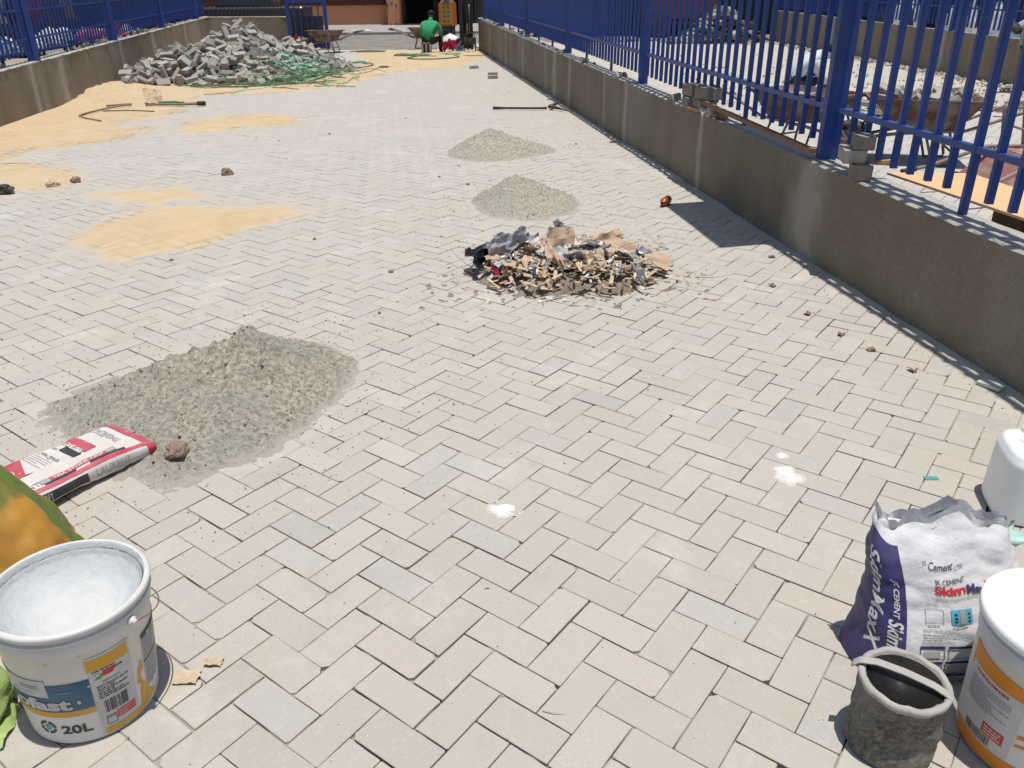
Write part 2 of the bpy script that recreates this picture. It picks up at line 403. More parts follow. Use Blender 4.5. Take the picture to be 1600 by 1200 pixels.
M['amber'] = mat('amber_bottle', (.36, .095, .03), .2, (.28, .07, .02), 20, spec=.6)
M['card'] = mat('brown_cardboard', (.52, .39, .27), .85, (.42, .30, .20), 8)
M['paper'] = mat('waste_paper', (.62, .61, .59), .8, (.50, .49, .47), 10)
M['chip'] = mat('splintered_wood', (.60, .49, .34), .85, (.40, .30, .20), 14)
M['blackbag'] = mat('black_polythene', (.02, .02, .023), .28, (.03, .03, .035), 10, .3, .5, .004, 30, spec=.6)
M['greyfilm'] = mat('grey_film', (.35, .35, .37), .3, (.22, .22, .24), 10, .3, .5, .003, 30, spec=.6)
M['skin'] = mat('dark_skin', (.065, .036, .024), .55, (.05, .028, .02), 10)
M['hair'] = mat('black_hair', (.01, .009, .009), .9)
M['shirtgreen'] = mat('green_shirt', (.035, .33, .13), .85, (.025, .25, .10), 6, .3, .3, .01, 9)
M['shirtwhite'] = mat('pale_shirt', (.58, .64, .64), .85, (.48, .55, .56), 6, .3, .4, .012, 9)
M['shirtgrey'] = mat('grey_shirt', (.33, .38, .38), .85, (.26, .30, .31), 6)
M['shirtblue'] = mat('pale_blue_shirt', (.16, .20, .24), .85)
M['trousers'] = mat('dark_trousers', (.022, .02, .024), .9, (.035, .03, .03), 8)
M['pinktool'] = mat('pink_handle', (.62, .12, .15), .6, (.5, .1, .12), 10)
M['glass'] = mat('dark_glass', (.02, .025, .03), .1, spec=.8)
M['carpaint'] = mat('dark_car_paint', (.02, .022, .028), .3, (.03, .03, .035), 3, spec=.6)
M['containerred'] = mat('dull_red_paint', (.22, .06, .07), .6, (.17, .05, .055), 2)
M['signorange'] = mat('orange_box', (.62, .16, .03), .5); M['signyellow'] = mat('yellow_print', (.72, .42, .03), .5)
M['tarp'] = mat('dark_tarp', (.045, .05, .07), .7, (.03, .034, .05), 2)
for nm, c in (('c_yellow', (.50, .30, .04)), ('c_red', (.42, .03, .07)), ('c_white', (.62, .64, .66)), ('c_pink', (.55, .12, .22)), ('c_dark', (.03, .035, .05)), ('c_lime', (.42, .46, .12)), ('c_orange', (.50, .16, .04)), ('c_sky', (.20, .32, .45))):
    M[nm] = mat('cloth_' + nm[2:], c, .85)

# ------------------------------------------------------------------ ground and roads
def wallR(y): return 2.5 - .13 * y
def wallL(y): return -5.05 - .15 * y
def topR(y): return .515 + .0135 * y
def topL(y): return .43 + .0205 * y
g = MB(); g.add([(-150, -60, -.12), (150, -60, -.12), (150, 200, -.12), (-150, 200, -.12)], [(0, 1, 2, 3)])
tag(g.build('ground', M['ground']), kind='structure')
# street beyond the gate
g = MB(); g.add([(-60, 26.3, -.02), (60, 26.3, -.02), (60, 37.0, -.02), (-60, 37.0, -.02)], [(0, 1, 2, 3)])
tag(g.build('road', M['asphalt']), kind='structure')
g = MB(); g.box((0, 42.3, -.02), (120, 10.6, .16))
tag(g.build('far_pavement', M['pavement']), kind='structure')
for k in range(46):
    if k == 0: kb = MB(); kb.box((0, 0, 0), (.96, .16, .15)); kme = kb.mesh('kerb_stone', M['pavement'])
    if -24 + k > 26: break
    o = link('kerb_stone', kme, bpy.data.objects['far_pavement'], (-24 + k * .98, 36.9 + R_(-.015, .015), .005))

# ---- paved yard: herringbone, every brick its own geometry
TH, OX, OY, SC = .9244, .4162, 1.8392, .102
AX = np.array([math.cos(TH), math.sin(TH)]); BX = np.array([math.sin(TH), -math.cos(TH)])
def pq(p, q): return np.array([OX, OY]) + SC * (p * AX + q * BX)
SAND = [
 [(-6.9, 10.2), (-7.6, 15.6), (-8.9, 25.6), (-6.9, 25.9), (-6.0, 20), (-5.9, 16.6), (-4.6, 17.6), (-3.4, 20.2), (-4.6, 26.2), (-.5, 26.2), (-.85, 21.6), (-1.0, 19.6), (-2.6, 18.4), (-3.1, 15.6), (-4.1, 14.7), (-5.23, 14.5), (-5.1, 13.4), (-4.7, 12.3), (-5.21, 11.2), (-4.5, 10.6), (-4.66, 10.12), (-5.1, 9.17), (-5.6, 8.53), (-6.6, 8.6)],
 [(-4.4, 11.34), (-4.07, 11.94), (-2.92, 11.71), (-2.77, 10.92), (-3.95, 10.31)],
 [(-5.3, 7.84), (-5.1, 8.5), (-4.3, 7.9), (-3.95, 7.31), (-4.1, 6.98), (-4.7, 7.2)],
 [(-2.88, 5.57), (-2.95, 6.02), (-2.9, 6.48), (-1.75, 6.42), (-1.62, 6.16), (-2.19, 5.89), (-2.25, 5.55), (-2.26, 5.31), (-2.5, 5.05)],
 [(-3.6, 7.03), (-2.92, 7.25), (-2.6, 6.8), (-3.04, 6.58), (-3.45, 6.78)],
]
def sand_d(X, Y):
    X = np.asarray(X, float); Y = np.asarray(Y, float)
    return np.max([polydist(X, Y, p) for p in SAND], axis=0)
pavs = []
for m_ in range(-80, 90):
    for k_ in range(-190, 190):
        p0, q0 = -k_ + 2 * m_, k_ + 2 * m_
        for (pa, pb, qa, qb) in ((p0 - 2, p0, q0, q0 + 1), (p0 - 1, p0, q0 + 1, q0 + 3)):
            c = pq((pa + pb) / 2, (qa + qb) / 2)
            if c[1] < .2 or c[1] > 26.4: continue
            if c[0] > wallR(c[1]) + .02 or c[0] < max(wallL(c[1]) - .02, -1.6 - 1.05 * c[1] if c[1] < 9 else -99): continue
            pavs.append((pa, pb, qa, qb, c[0], c[1]))
pavs.sort(key=lambda t: t[4] ** 2 + t[5] ** 2)
arr = np.array(pavs)
sd = sand_d(arr[:, 4], arr[:, 5]) + .25 * fbm(arr[:, 4], arr[:, 5], 1.5)
TINTS = [(.458, .421, .356), (.455, .41, .347), (.45, .418, .36), (.428, .41, .365), (.468, .418, .355), (.438, .405, .35), (.475, .438, .372)]
def paver_geo(pa, pb, qa, qb, cx, cy, rich, seed):
    rr = random.Random(seed); j = lambda a: rr.uniform(-a, a)
    gap = (.0008 + abs(rr.gauss(0, .0008))) / SC
    dz = rr.gauss(0, .0008); tx, ty = max(-.011, min(.011, rr.gauss(0, .005))), max(-.011, min(.011, rr.gauss(0, .005)))
    rot = rr.gauss(0, .006); offp, offq = j(.011), j(.011)
    pc, qc = (pa + pb) / 2, (qa + qb) / 2
    hp, hq = (pb - pa) / 2 - gap, (qb - qa) / 2 - gap
    def W(u, v, z):
        u2 = u - rot * v; v2 = v + rot * u
        P = pq(pc + u2 + offp, qc + v2 + offq)
        return (P[0], P[1], z + dz + (P[0] - cx) * tx + (P[1] - cy) * ty)
    if rich:
        cc = [rr.uniform(.015, .04) if rr.random() > .16 else rr.uniform(.06, .16) for _ in range(4)]
        ol = [(-hp + cc[0], -hq), (j(.3), -hq + abs(j(.012))), (hp - cc[1], -hq), (hp, -hq + cc[1]), (hp - abs(j(.012)), j(.1)), (hp, hq - cc[2]),
              (hp - cc[2], hq), (j(.3), hq - abs(j(.012))), (-hp + cc[3], hq), (-hp, hq - cc[3]), (-hp + abs(j(.012)), j(.1)), (-hp, -hq + cc[0])]
        ch = .018; dep = .0014
    else:
        ol = [(-hp, -hq), (hp, -hq), (hp, hq), (-hp, hq)]; ch = .035; dep = .003
    n_ = len(ol); V = []
    for (u, v) in ol: V.append(W(u * (hp - ch) / hp, v * (hq - ch) / hq, 0))
    for (u, v) in ol: V.append(W(u, v, -dep))
    for (u, v) in ol: V.append(W(u, v, -.05))
    F = [tuple(reversed(range(n_)))]
    for i in range(n_):
        k2 = (i + 1) % n_
        F.append((i, k2, n_ + k2, n_ + i)); F.append((n_ + i, n_ + k2, 2 * n_ + k2, 2 * n_ + i))
    return V, F
def paver_tint(i):
    rr = random.Random(i * 13 + 5); x, y = arr[i, 4], arr[i, 5]
    t = TINTS[rr.choice([0, 0, 1, 1, 2, 2, 4, 6, 3, 5])]; k = rr.gauss(1, .035)
    t = [a * k for a in t]
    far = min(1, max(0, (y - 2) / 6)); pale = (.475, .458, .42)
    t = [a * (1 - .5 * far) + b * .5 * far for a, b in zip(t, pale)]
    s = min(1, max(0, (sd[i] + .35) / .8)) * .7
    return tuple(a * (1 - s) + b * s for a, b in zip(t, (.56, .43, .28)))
def add_tint(me, cols_per_face, loops_per_face):
    at = me.color_attributes.new('tint', 'FLOAT_COLOR', 'CORNER')
    c = np.repeat(np.array([(*c, 1) for c in cols_per_face], np.float32), loops_per_face, axis=0)
    at.data.foreach_set('color', c.ravel())
bed = MB(); bed.add([(-10, -2, -.06), (2.7, -2, -.06), (-1.0, 26.6, -.06), (-10, 26.6, -.06)], [(0, 1, 2, 3)])
yard = tag(bed.build('pavement', M['joint']), kind='structure')
def visible(i):
    x, y = arr[i, 4], arr[i, 5]
    d = Vector((x, y, -CAMH)); z = d.dot(_f)
    if z < .2: return False
    px = d.dot(cr) / z * 1246.9; py = -d.dot(cu) / z * 1246.9
    return abs(px) < 830 and -620 < py < 620
vis = [i for i in range(len(pavs)) if visible(i)][:300]
visset = set(vis)
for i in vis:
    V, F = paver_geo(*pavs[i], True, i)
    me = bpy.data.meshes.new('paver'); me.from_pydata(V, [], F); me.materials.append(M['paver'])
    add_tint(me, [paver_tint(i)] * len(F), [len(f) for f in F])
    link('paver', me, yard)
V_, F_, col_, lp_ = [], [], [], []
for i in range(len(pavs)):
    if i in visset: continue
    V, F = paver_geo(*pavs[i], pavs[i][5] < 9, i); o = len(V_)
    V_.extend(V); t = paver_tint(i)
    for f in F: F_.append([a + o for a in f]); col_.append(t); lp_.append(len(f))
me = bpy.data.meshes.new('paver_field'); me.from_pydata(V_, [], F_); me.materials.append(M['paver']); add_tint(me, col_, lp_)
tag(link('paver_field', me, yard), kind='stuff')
# joint filling: rises unevenly between the bricks
xs = np.arange(-2.6, 2.6, .022); ys = np.arange(.4, 9.5, .022); X, Y = np.meshgrid(xs, ys)
Z = -.011 + .034 * fbm(X, Y, 2.6, 3, 5) + .040 * fbm(X, Y, 17, 2, 8)
Z = np.minimum(Z, -.0048)
grid_mesh('joint_sand', X, Y, Z, (X < wallR(Y) + .1), M['joint'], yard)
xs = np.arange(-9.4, 1.6, .12); ys = np.arange(9.4, 26.4, .12); X, Y = np.meshgrid(xs, ys)
grid_mesh('joint_sand', X, Y, np.minimum(-.016 + .03 * fbm(X, Y, 2, 3, 5), -.004), (X < wallR(Y) + .1) & (X > wallL(Y) - .1), M['joint'], yard)
xs = np.arange(-8, -2.55, .06); ys = np.arange(1.5, 9.5, .06); X, Y = np.meshgrid(xs, ys)
grid_mesh('joint_sand', X, Y, np.minimum(-.02 + .04 * fbm(X, Y, 2.5, 3, 5), -.004), (X > -1.8 - 1.1 * Y), M['joint'], yard)
for o in list(yard.children):
    if o.name.startswith('joint_sand'): o['kind'] = 'stuff'
# sand spread over the bricks
def sand_layer(name, x0, x1, y0, y1, st, label, seed):
    xs = np.arange(x0, x1, st); ys = np.arange(y0, y1, st); X, Y = np.meshgrid(xs, ys)
    d = sand_d(X, Y) + .55 * fbm(X, Y, 1.6, 5, seed) + .12 * fbm(X, Y, 11, 3, seed + 1)
    Z = np.clip(d * .035, -.02, .012) + .007 * fbm(X, Y, 6, 4, seed + 2) + .006 * np.abs(fbm(X, Y, 2.2, 3, seed + 7))
    Z += .16 * np.exp(-(((X + 6.9) / .55) ** 2 + ((Y - 14.9) / .8) ** 2)) * (1 + fbm(X, Y, 5, 3, 4))
    Z += .05 * np.exp(-(((X + 3.4) / .32) ** 2 + ((Y - 11.5) / .3) ** 2)) * (1 + 2 * fbm(X, Y, 9, 3, 6))
    Z += .035 * np.exp(-(((X + 2.5) / .5) ** 2 + ((Y - 5.75) / .45) ** 2))
    Z += .035 * np.exp(-(((X + 1.6) / 1.1) ** 2 + ((Y - 24) / 1.1) ** 2))
    keep = (Z > -.012) & (X > wallL(Y) - .05) & (X < wallR(Y) + .02)
    P_ = ((X - OX) * AX[0] + (Y - OY) * AX[1]) / SC; Q_ = ((X - OX) * BX[0] + (Y - OY) * BX[1]) / SC
    cp_, cq_ = np.floor(P_), np.floor(Q_); fp, fq = P_ - cp_, Q_ - cq_; md = np.mod(cp_ + cq_, 4)   # 3: near half of U, 2: far half of U, 0/1: D
    dl = np.where(md == 2, 9, fp); dr = 1 - fp; dr = np.where(md == 2, 1 - fp, dr)
    e_pl = np.where(md == 3, 9., fp); e_pr = np.where(md == 2, 9., 1 - fp); e_ql = np.where(md == 1, 9., fq); e_qr = np.where(md == 0, 9., 1 - fq)
    dist = np.minimum(np.minimum(e_pl, e_pr), np.minimum(e_ql, e_qr)) * SC
    thick = np.clip(Z / .012, 0, 1)
    crack = np.clip(1.15 - dist / (st * .62), 0, 1) * np.clip(.35 + 3.2 * fbm(X, Y, 3.5, 3, 41), 0, 1) * np.clip(1.25 - thick, 0, 1)
    thin = np.clip(1 - (Z + .002) / .011, 0, 1)
    Z = np.where(Z > 0, Z, Z)
    tag(grid_mesh(name, X, Y, Z, keep, M['sand'], attrs={'crack': crack * .85, 'thin': thin}), label, 'sand', kind='stuff')
sand_layer('sand_layer', -9.3, -.4, 8.4, 26.4, .035, 'tan building sand spread over the pavers from the left wall to the gate', 2)
sand_layer('sand_patch', -5.5, -1.3, 4.7, 8.4, .02, 'patches of tan sand on the pavers left of the litter heap', 2)

# neighbouring yard
YR = []
for m_ in range(-60, 90):
    for k_ in range(-190, 190):
        p0, q0 = -k_ + 2 * m_, k_ + 2 * m_
        for (pa, pb, qa, qb) in ((p0 - 2, p0, q0, q0 + 1), (p0 - 1, p0, q0 + 1, q0 + 3)):
            c = pq((pa + pb) / 2, (qa + qb) / 2)
            if c[1] < 3.2 or c[1] > 12.6 + .5 * math.sin(c[0] * 3): continue
            if c[0] < wallR(c[1]) + .2 or c[0] > min(8.5, 1.2 + .62 * c[1] + 1.2): continue
            YR.append((pa, pb, qa, qb, c[0], c[1]))
bed = MB(); bed.add([(1.9, 2, -.05), (9, 2, -.05), (9, 29.5, -.05), (-1.4, 29.5, -.05)], [(0, 1, 2, 3)])
yard2 = tag(bed.build('neighbour_pavement', M['joint']), kind='structure')
V_, F_, col_, lp_ = [], [], [], []
for i, t in enumerate(YR):
    V, F = paver_geo(*t, False, i + 99999); o = len(V_); V_.extend(V); rr = random.Random(i)
    tc_ = tuple(a * rr.gauss(1.08, .04) for a in (.44, .43, .40))
    for f in F: F_.append([a + o for a in f]); col_.append(tc_); lp_.append(len(f))
me = bpy.data.meshes.new('paver_field'); me.from_pydata(V_, [], F_); me.materials.append(M['paver']); add_tint(me, col_, lp_)
tag(link('paver_field', me, yard2), kind='stuff')
xs = np.arange(-1.5, 9, .1); ys = np.arange(11.8, 29, .1); X, Y = np.meshgrid(xs, ys)
M['palesand'] = mat('pale_bedding_sand', (.50, .46, .38), .95, (.40, .365, .30), 1.5, .3, .7, .01, 30, det=8)
grid_mesh('bedding_sand', X, Y, np.where(Y < 12.6, -.01, .01) + .05 * fbm(X, Y, .8, 4) + .02 * fbm(X, Y, 5, 3), X > wallR(Y) + .12, M['palesand'], yard2)

# ------------------------------------------------------------------ walls
def make_wall(name, label, pts, tops, thick, side, step=.03, seed=1, cat='wall', rough=.006):
    """pts: front foot line a->b, thickness to the side of normal nrm"""
    a = np.array(pts[0]); b = np.array(pts[1]); L = np.hypot(*(b - a)); t = (b - a) / L
    nrm = np.array([-t[1], t[0]]) * side
    n_ = int(L / step); prof_h = [0, .03, .12, .25, .4, .6, .8, .93, .985]
    m_ = MB(); V = []; rows = 0
    for i in range(n_ + 1):
        s = L * i / n_; base = a + t * s; h = tops[0] + (tops[1] - tops[0]) * i / n_
        h += .004 * float(fbm(s, seed, 4)); row = []
        for k, ph in enumerate(prof_h):
            off = -.004 * 0 + rough * 1.2 * float(fbm(s, ph * h, 2.1, 3, seed))
            if ph == .985: off -= .002 + .012 * max(0, float(fbm(s, 0, 11, 3, seed + 3)) * 4)
            if ph == .93: off -= .004 * float(fbm(s, 3, 9, 2, seed)) * 2
            P = base + nrm * off; row.append((P[0], P[1], ph * h - .03 if k == 0 else ph * h))
        e = .004 + .035 * abs(float(fbm(s, 1, 13, 3, seed + 5)))
        P = base + nrm * e; row.append((P[0], P[1], h))
        P = base + nrm * thick * .6; row.append((P[0], P[1], h + .003))
        P = base + nrm * thick; row.append((P[0], P[1], h - .006 + .008 * float(fbm(s, 5, 6, 2))))
        row.append((P[0], P[1], -.05)); V.extend(row); rows = len(row)
    F = []
    for i in range(n_):
        for k in range(rows - 1):
            q = (i * rows + k, i * rows + k + 1, (i + 1) * rows + k + 1, (i + 1) * rows + k)
            F.append(q if side < 0 else tuple(reversed(q)))
    F.append(tuple(range(rows))); F.append(tuple(n_ * rows + k for k in reversed(range(rows))))
    m_.add(V, F)
    root = thing(name, label, cat, (0, 0, 0))
    m_.build('plastered_wall', M['wall'], root, smooth=False)
    return root
wr = make_wall('boundary_wall', 'long low cement wall on the right carrying the blue picket fence', [(wallR(1.6), 1.6), (wallR(26.0), 26.0)], (topR(1.6), topR(26.0)), .20, -1, seed=1)
wl = make_wall('boundary_wall', 'low cement wall on the left behind the block heap', [(wallL(7), 7.0), (wallL(26.6), 26.6)], (topL(7), topL(26.6)), .25, 1, seed=2)
wb = make_wall('boundary_wall', 'short cement wall closing the yard left of the gate', [(-9.2, 26.55), (-6.75, 27.25)], (.965, .93), .22, 1, seed=3)
wf = make_wall('boundary_wall', 'far cement wall across the neighbouring yard', [(8.55, 8.0), (8.55, 28.4)], (.64, .92), .25, -1, seed=4)

# mortar fillet along the right wall foot
xs = np.arange(0, 24, .04); ws = np.linspace(-.02, .24, 14); Sg, Wg = np.meshgrid(xs, ws)
Yg = 2.0 + Sg; Xg = wallR(Yg) + .01 - Wg
edge = .0 + .55 * np.maximum(0, fbm(Sg, Wg * 0, 1.1, 3, 3)) + .12 * fbm(Sg, Wg, 8, 3, 4)
Zg = np.clip((edge - Wg) * .12, -.01, .009) + .003 * fbm(Sg, Wg, 22, 3, 7)
M['fillet'] = mat('pale_mortar', (.50, .47, .41), .95, (.40, .37, .32), 9, .3, .6, .003, 80)
grid_mesh('mortar_fillet', Xg, Yg, Zg, Zg > -.006, M['fillet'], wr)

# ------------------------------------------------------------------ fences
def fence(label, line, tline, ztop, y0, y1, posts, longs, rails, mitem, pw=.032, post_w=.1, hh=1.68, spacing=.1545, start=None, low=.09, thin=False):
    """line(y)->x ; ztop(y)"""
    root = thing('picket_fence', label, 'fence', (line(y0), y0, ztop(y0)))
    rx, ry, rz = root.location
    ang = math.atan2(1, -tline)   # direction of the run
    rot = Matrix.Rotation(math.atan(tline), 3, 'Z')
    def pk(z0, z1, wd, cap=True):
        q = MB(); q.box((0, 0, (z0 + z1) / 2), (wd, wd, z1 - z0), rot)
        if cap:
            q.box((0, 0, z1 + .012), (wd, wd, .024), rot, taper=.25)
        return q.mesh('picket', mitem)
    short = pk(low, hh, pw); long_ = pk(-.01, hh, pw * 1.05)
    pme = MB(); pme.box((0, 0, (hh + .02) / 2), (post_w, post_w, hh + .06), rot)
    pme.box((0, 0, hh + .058), (post_w + .016, post_w + .016, .012), rot)
    pme = pme.mesh('post', mitem)
    y = start if start is not None else y0
    yl = []
    while y < y1:
        if y >= y0 and all(abs(y - p) > post_w * .6 + pw * .3 for p in posts):
            lg = any(abs(y - l) < spacing * .5 for l in longs)
            o = link('picket', long_ if lg else short, root, (line(y) - rx, y - ry, ztop(y) - rz), (R_(-.003, .003), R_(-.003, .003), R_(-.04, .04)))
        y += spacing * math.cos(math.atan(abs(tline)))
    for p in posts:
        if y0 <= p <= y1: link('post', pme, root, (line(p) - rx, p - ry, ztop(p) - rz))
    for h, sz in rails:
        q = MB(); q.beam((line(y0) - rx, 0, h), (line(y1) - rx, y1 - y0, ztop(y1) - rz + h), sz * 1.25, sz)
        q.build('rail', mitem, root)
    return root
FR = lambda y: wallR(y) + .122
fence('blue steel picket fence standing on the right wall, nearest the camera', FR, -.13, topR, 2.0, 25.6, [1.0, 5.06, 9.1, 13.12, 17.15, 21.2, 25.2],
      [2.4, 3.73, 6.4, 7.74, 10.5, 11.85, 14.5, 15.8, 18.5, 19.8, 22.5, 23.8], [(.30, .03), (1.15, .03), (2.08, .03)], M['blue'], start=3.73 - 11 * .1532, hh=2.24)
FL = lambda y: wallL(y) - .07
fence('blue steel picket fence standing on the left wall', FL, -.15, topL, 9.2, 26.2, [12.8, 16.85, 20.9, 25.0], [10.0, 11.5, 14.3, 15.6, 18.2, 19.5, 22.3, 23.6],
      [(.30, .026), (.68, .026), (1.45, .03)], M['blue'], pw=.026, post_w=.12)
FF = lambda y: 8.68
fence('blue picket fence on the far wall of the neighbouring yard', FF, 0.0, lambda y: .53 + .0137 * y, 8.6, 28.2, [9, 13, 17, 21, 25], [10.4, 11.7, 14.4, 15.7, 18.4, 19.7, 22.4, 23.7],
      [(.42, .03), (.95, .03), (1.45, .03)], M['blue'], pw=.03)
# back fence of square mesh bars left of the gate
root = thing('bar_fence', 'dark bar fence on the short wall left of the gate', 'fence', (-9.2, 26.75, .95))
for i in range(22):
    if i == 0: q = MB(); q.box((0, 0, .5), (.025, .025, 1.0)); bme = q.mesh('bar', M['darkgrey'])
    link('bar', bme, root, (i * .115, i * .115 * .286, -.02))
for h in (.36, .9):
    q = MB(); q.beam((0, 0, h), (2.5, .715, h), .03, .035); q.build('rail', M['bluegrey'], root)

# ------------------------------------------------------------------ gate leaves
root = thing('gate_leaf', 'blue barred gate leaf standing open at the end of the short wall', 'gate', (-6.75, 27.0, 0))
q = MB(); q.box((0, 0, 1.0), (.09, .09, 2.0)); q.build('frame_post', M['blue'], root, (0, 0, 0))
q = MB(); q.box((0, 0, 1.0), (.10, .10, 2.0)); q.build('frame_post', M['blue'], root, (1.13, .1, 0))
for h in (.04, 1.35):
    q = MB(); q.beam((.04, 0, h), (1.09, .1, h), .06, .06); q.build('rail', M['blue'], root)
q = MB(); q.box((0, 0, .98), (.032, .032, 1.85)); pm = q.mesh('bar', M['blue'])
for i in range(5): link('bar', pm, root, (.2 + i * .18, .017 + i * .017, .05))
V = MB(); V.grid(lambda u, v: (.07 + u * .98, .10 + .015 * math.sin(u * 75), .06 + v * .88), 90, 1)
thicken(V.build('sheet_panel', M['corr'], root), .003)
root = thing('gate_leaf', 'dark grey sheeted gate leaf folded open against the right wall', 'gate', (-1.05, 25.5, 0))
for x, y, w_ in ((-.30, -.25, .10), (-.14, .1, .09), (-.02, .15, .07)):
    q = MB(); q.box((0, 0, 1.05), (w_, w_, 2.1)); q.build('frame_post', M['bluegrey'], root, (x, y, 0))
V = MB(); V.grid(lambda u, v: (-.28 + u * .30, .22 + .012 * math.sin(u * 40), .05 + v * 1.9), 40, 1)
thicken(V.build('sheet_panel', M['bluegrey'], root), .003)
for h in (.5, 1.3):
    q = MB(); q.beam((-.30, -.25, h), (.02, .15, h), .04, .05); q.build('rail', M['bluegrey'], root)
q = MB(); q.box((0, 0, 0), (.05, .03, .22)); q.build('latch', M['signyellow'], root, (-.14, .04, .62))

# ------------------------------------------------------------------ buildings across the street
root = thing('building', 'orange rendered building with a dark open doorway across the street', 'building', (-8, 47, 0))
q = MB(); q.box((-4.2, 1.1, 3), (12.4, 2, 6)); q.build('wall', M['orange_wall'], root)
q = MB(); q.box((-4.2, .06, 1.55), (12.2, .1, 1.1)); q.build('window_band', M['redbrown'], root)
for i in range(40):
    if i == 0: q = MB(); q.box((0, 0, 0), (.06, .05, 1.08)); bm_ = q.mesh('window_bar', M['redbrown'])
    link('window_bar', bm_, root, (-10.2 + i * .305, -.02, 1.55))
q = MB(); q.box((2.05, .5, 3), (.6, 3.4, 6)); q.build('pillar', M['orange_wall'], root)
q = MB(); q.box((4.6, 3.0, 3), (8.4, .2, 6)); q.build('doorway_back', M['dark'], root)
q = MB(); q.box((4.0, 1.2, 3.9), (3.5, 3.2, 2.4)); q.build('lintel', M['dark'], root)
q = MB(); q.box((5.9, .4, 3), (.5, 4.6, 6)); q.build('pillar', M['darkgrey'], root)
q = MB(); q.box((4.05, 1.6, 1.35), (.22, .22, 2.7)); q.build('doorway_post', M['darkgrey'], root)
q = MB(); q.box((12, 1.2, 3), (11.6, 2, 6)); q.build('wall', M['darkgrey'], root)
q = MB(); q.box((4.0, .8, -.0), (3.6, 4.4, .16)); q.build('threshold', M['dark'], root)
# left side market shed and right side sheds: dark backdrops behind the fences
root = thing('shed', 'long dark market shed beyond the left fence', 'shed', (-17, 24, 0))
q = MB(); q.box((0, 0, 1.6), (.3, 34, 3.2)); q.build('wall', M['tarp'], root)
q = MB(); q.beam((-.5, -17, 3.1), (-.5, 17, 3.1), 3.0, .08); q.build('roof', M['corr'], root)
root = thing('shed', 'dark shed wall closing the far end of the neighbouring yard', 'shed', (8, 34.2, 0))
q = MB(); q.box((0, 0, 1.5), (14, .3, 3.0)); q.build('wall', M['tarp'], root)
q = MB(); q.box((0, -.4, 3.05), (14.4, 1.6, .08)); q.build('roof', M['corr'], root)
root = thing('shed', 'dark shed row behind the far fence of the neighbouring yard', 'shed', (15.5, 22, 0))
q = MB(); q.box((0, 0, 1.5), (.3, 34, 3.0)); q.build('wall', M['tarp'], root)
q = MB(); q.beam((.4, -17, 3.1), (.4, 17, 3.1), 2.6, .08); q.build('roof', M['corr'], root)

# ------------------------------------------------------------------ print helpers (flat lettering laid on a curved surface)
def text_mesh(body, size=1.0, bold=0.0, shear=0.0, spacing=1.0, squash=1.0):
    cu_ = bpy.data.curves.new('txt', 'FONT'); cu_.body = body; cu_.size = size; cu_.offset = bold; cu_.shear = shear
    cu_.space_character = spacing; cu_.resolution_u = 3; cu_.fill_mode = 'FRONT' if hasattr(cu_, 'fill_mode') else 'BOTH'
    ob = bpy.data.objects.new('txt', cu_); C.objects.link(ob)
    dg = bpy.context.evaluated_depsgraph_get(); me = bpy.data.meshes.new_from_object(ob.evaluated_get(dg))
    V = [(v.co.x * squash, v.co.y) for v in me.vertices]; F = [list(p.vertices) for p in me.polygons]
    bpy.data.objects.remove(ob); bpy.data.curves.remove(cu_); bpy.data.meshes.remove(me)
    return V, F
def put_text(fn, body, u, v, h, mi, name, parent, bold=0.0, shear=0.0, rot=0.0, squash=1.0, lift=.0012, align='L', width=None):
    """fn(s,t,lift)->3D for local metric coordinates; (u,v) start of baseline, h letter height"""
    V, F = text_mesh(body, h * 1.4, bold, shear, 1.0, squash)
    if not V: return
    x0 = min(p[0] for p in V); x1 = max(p[0] for p in V); k = 1.0
    if width: k = width / (x1 - x0)
    c, s = math.cos(rot), math.sin(rot); P = []
    for (x, y) in V:
        x = (x - x0) * k - ((x1 - x0) * k / 2 if align == 'C' else 0)
        P.append(fn(u + c * x - s * y, v + s * x + c * y, lift))
    q = MB(); q.add(P, F); q.build(name, mi, parent)
def put_patch(fn, u0, u1, v0, v1, mi, name, parent, lift=.0008, nu=10, nv=4, sk=0.0, quad=None):
    q = MB()
    if quad:
        (a, b, c, d) = quad
        f = lambda s, t: fn((a[0] * (1 - s) + b[0] * s) * (1 - t) + (d[0] * (1 - s) + c[0] * s) * t, (a[1] * (1 - s) + b[1] * s) * (1 - t) + (d[1] * (1 - s) + c[1] * s) * t, lift)
    else: f = lambda s, t: fn(u0 + (u1 - u0) * s + sk * t, v0 + (v1 - v0) * t, lift)
    q.grid(f, nu, nv); return q.build(name, mi, parent, smooth=True)
def put_lines(fn, u0, u1, v0, v1, n_, mi, name, parent, lift=.0011, th=.5, seed=0, frame=None):
    """rows of small illegible print"""
    rr = random.Random(seed); q = MB(); dv = (v1 - v0) / n_
    for i in range(n_):
        u = u0; end = u1 - (rr.random() < .3) * (u1 - u0) * rr.uniform(.1, .5)
        while u < end:
            wl_ = min(rr.uniform(.003, .011), end - u); va = v0 + i * dv + dv * (1 - th) / 2; vb = va + dv * th
            q.add([fn(u, va, lift), fn(u + wl_, va, lift), fn(u + wl_, vb, lift), fn(u, vb, lift)], [(0, 1, 2, 3)])
            u += wl_ + rr.uniform(.0012, .0025)
    if q.v: q.build(name, mi, parent)
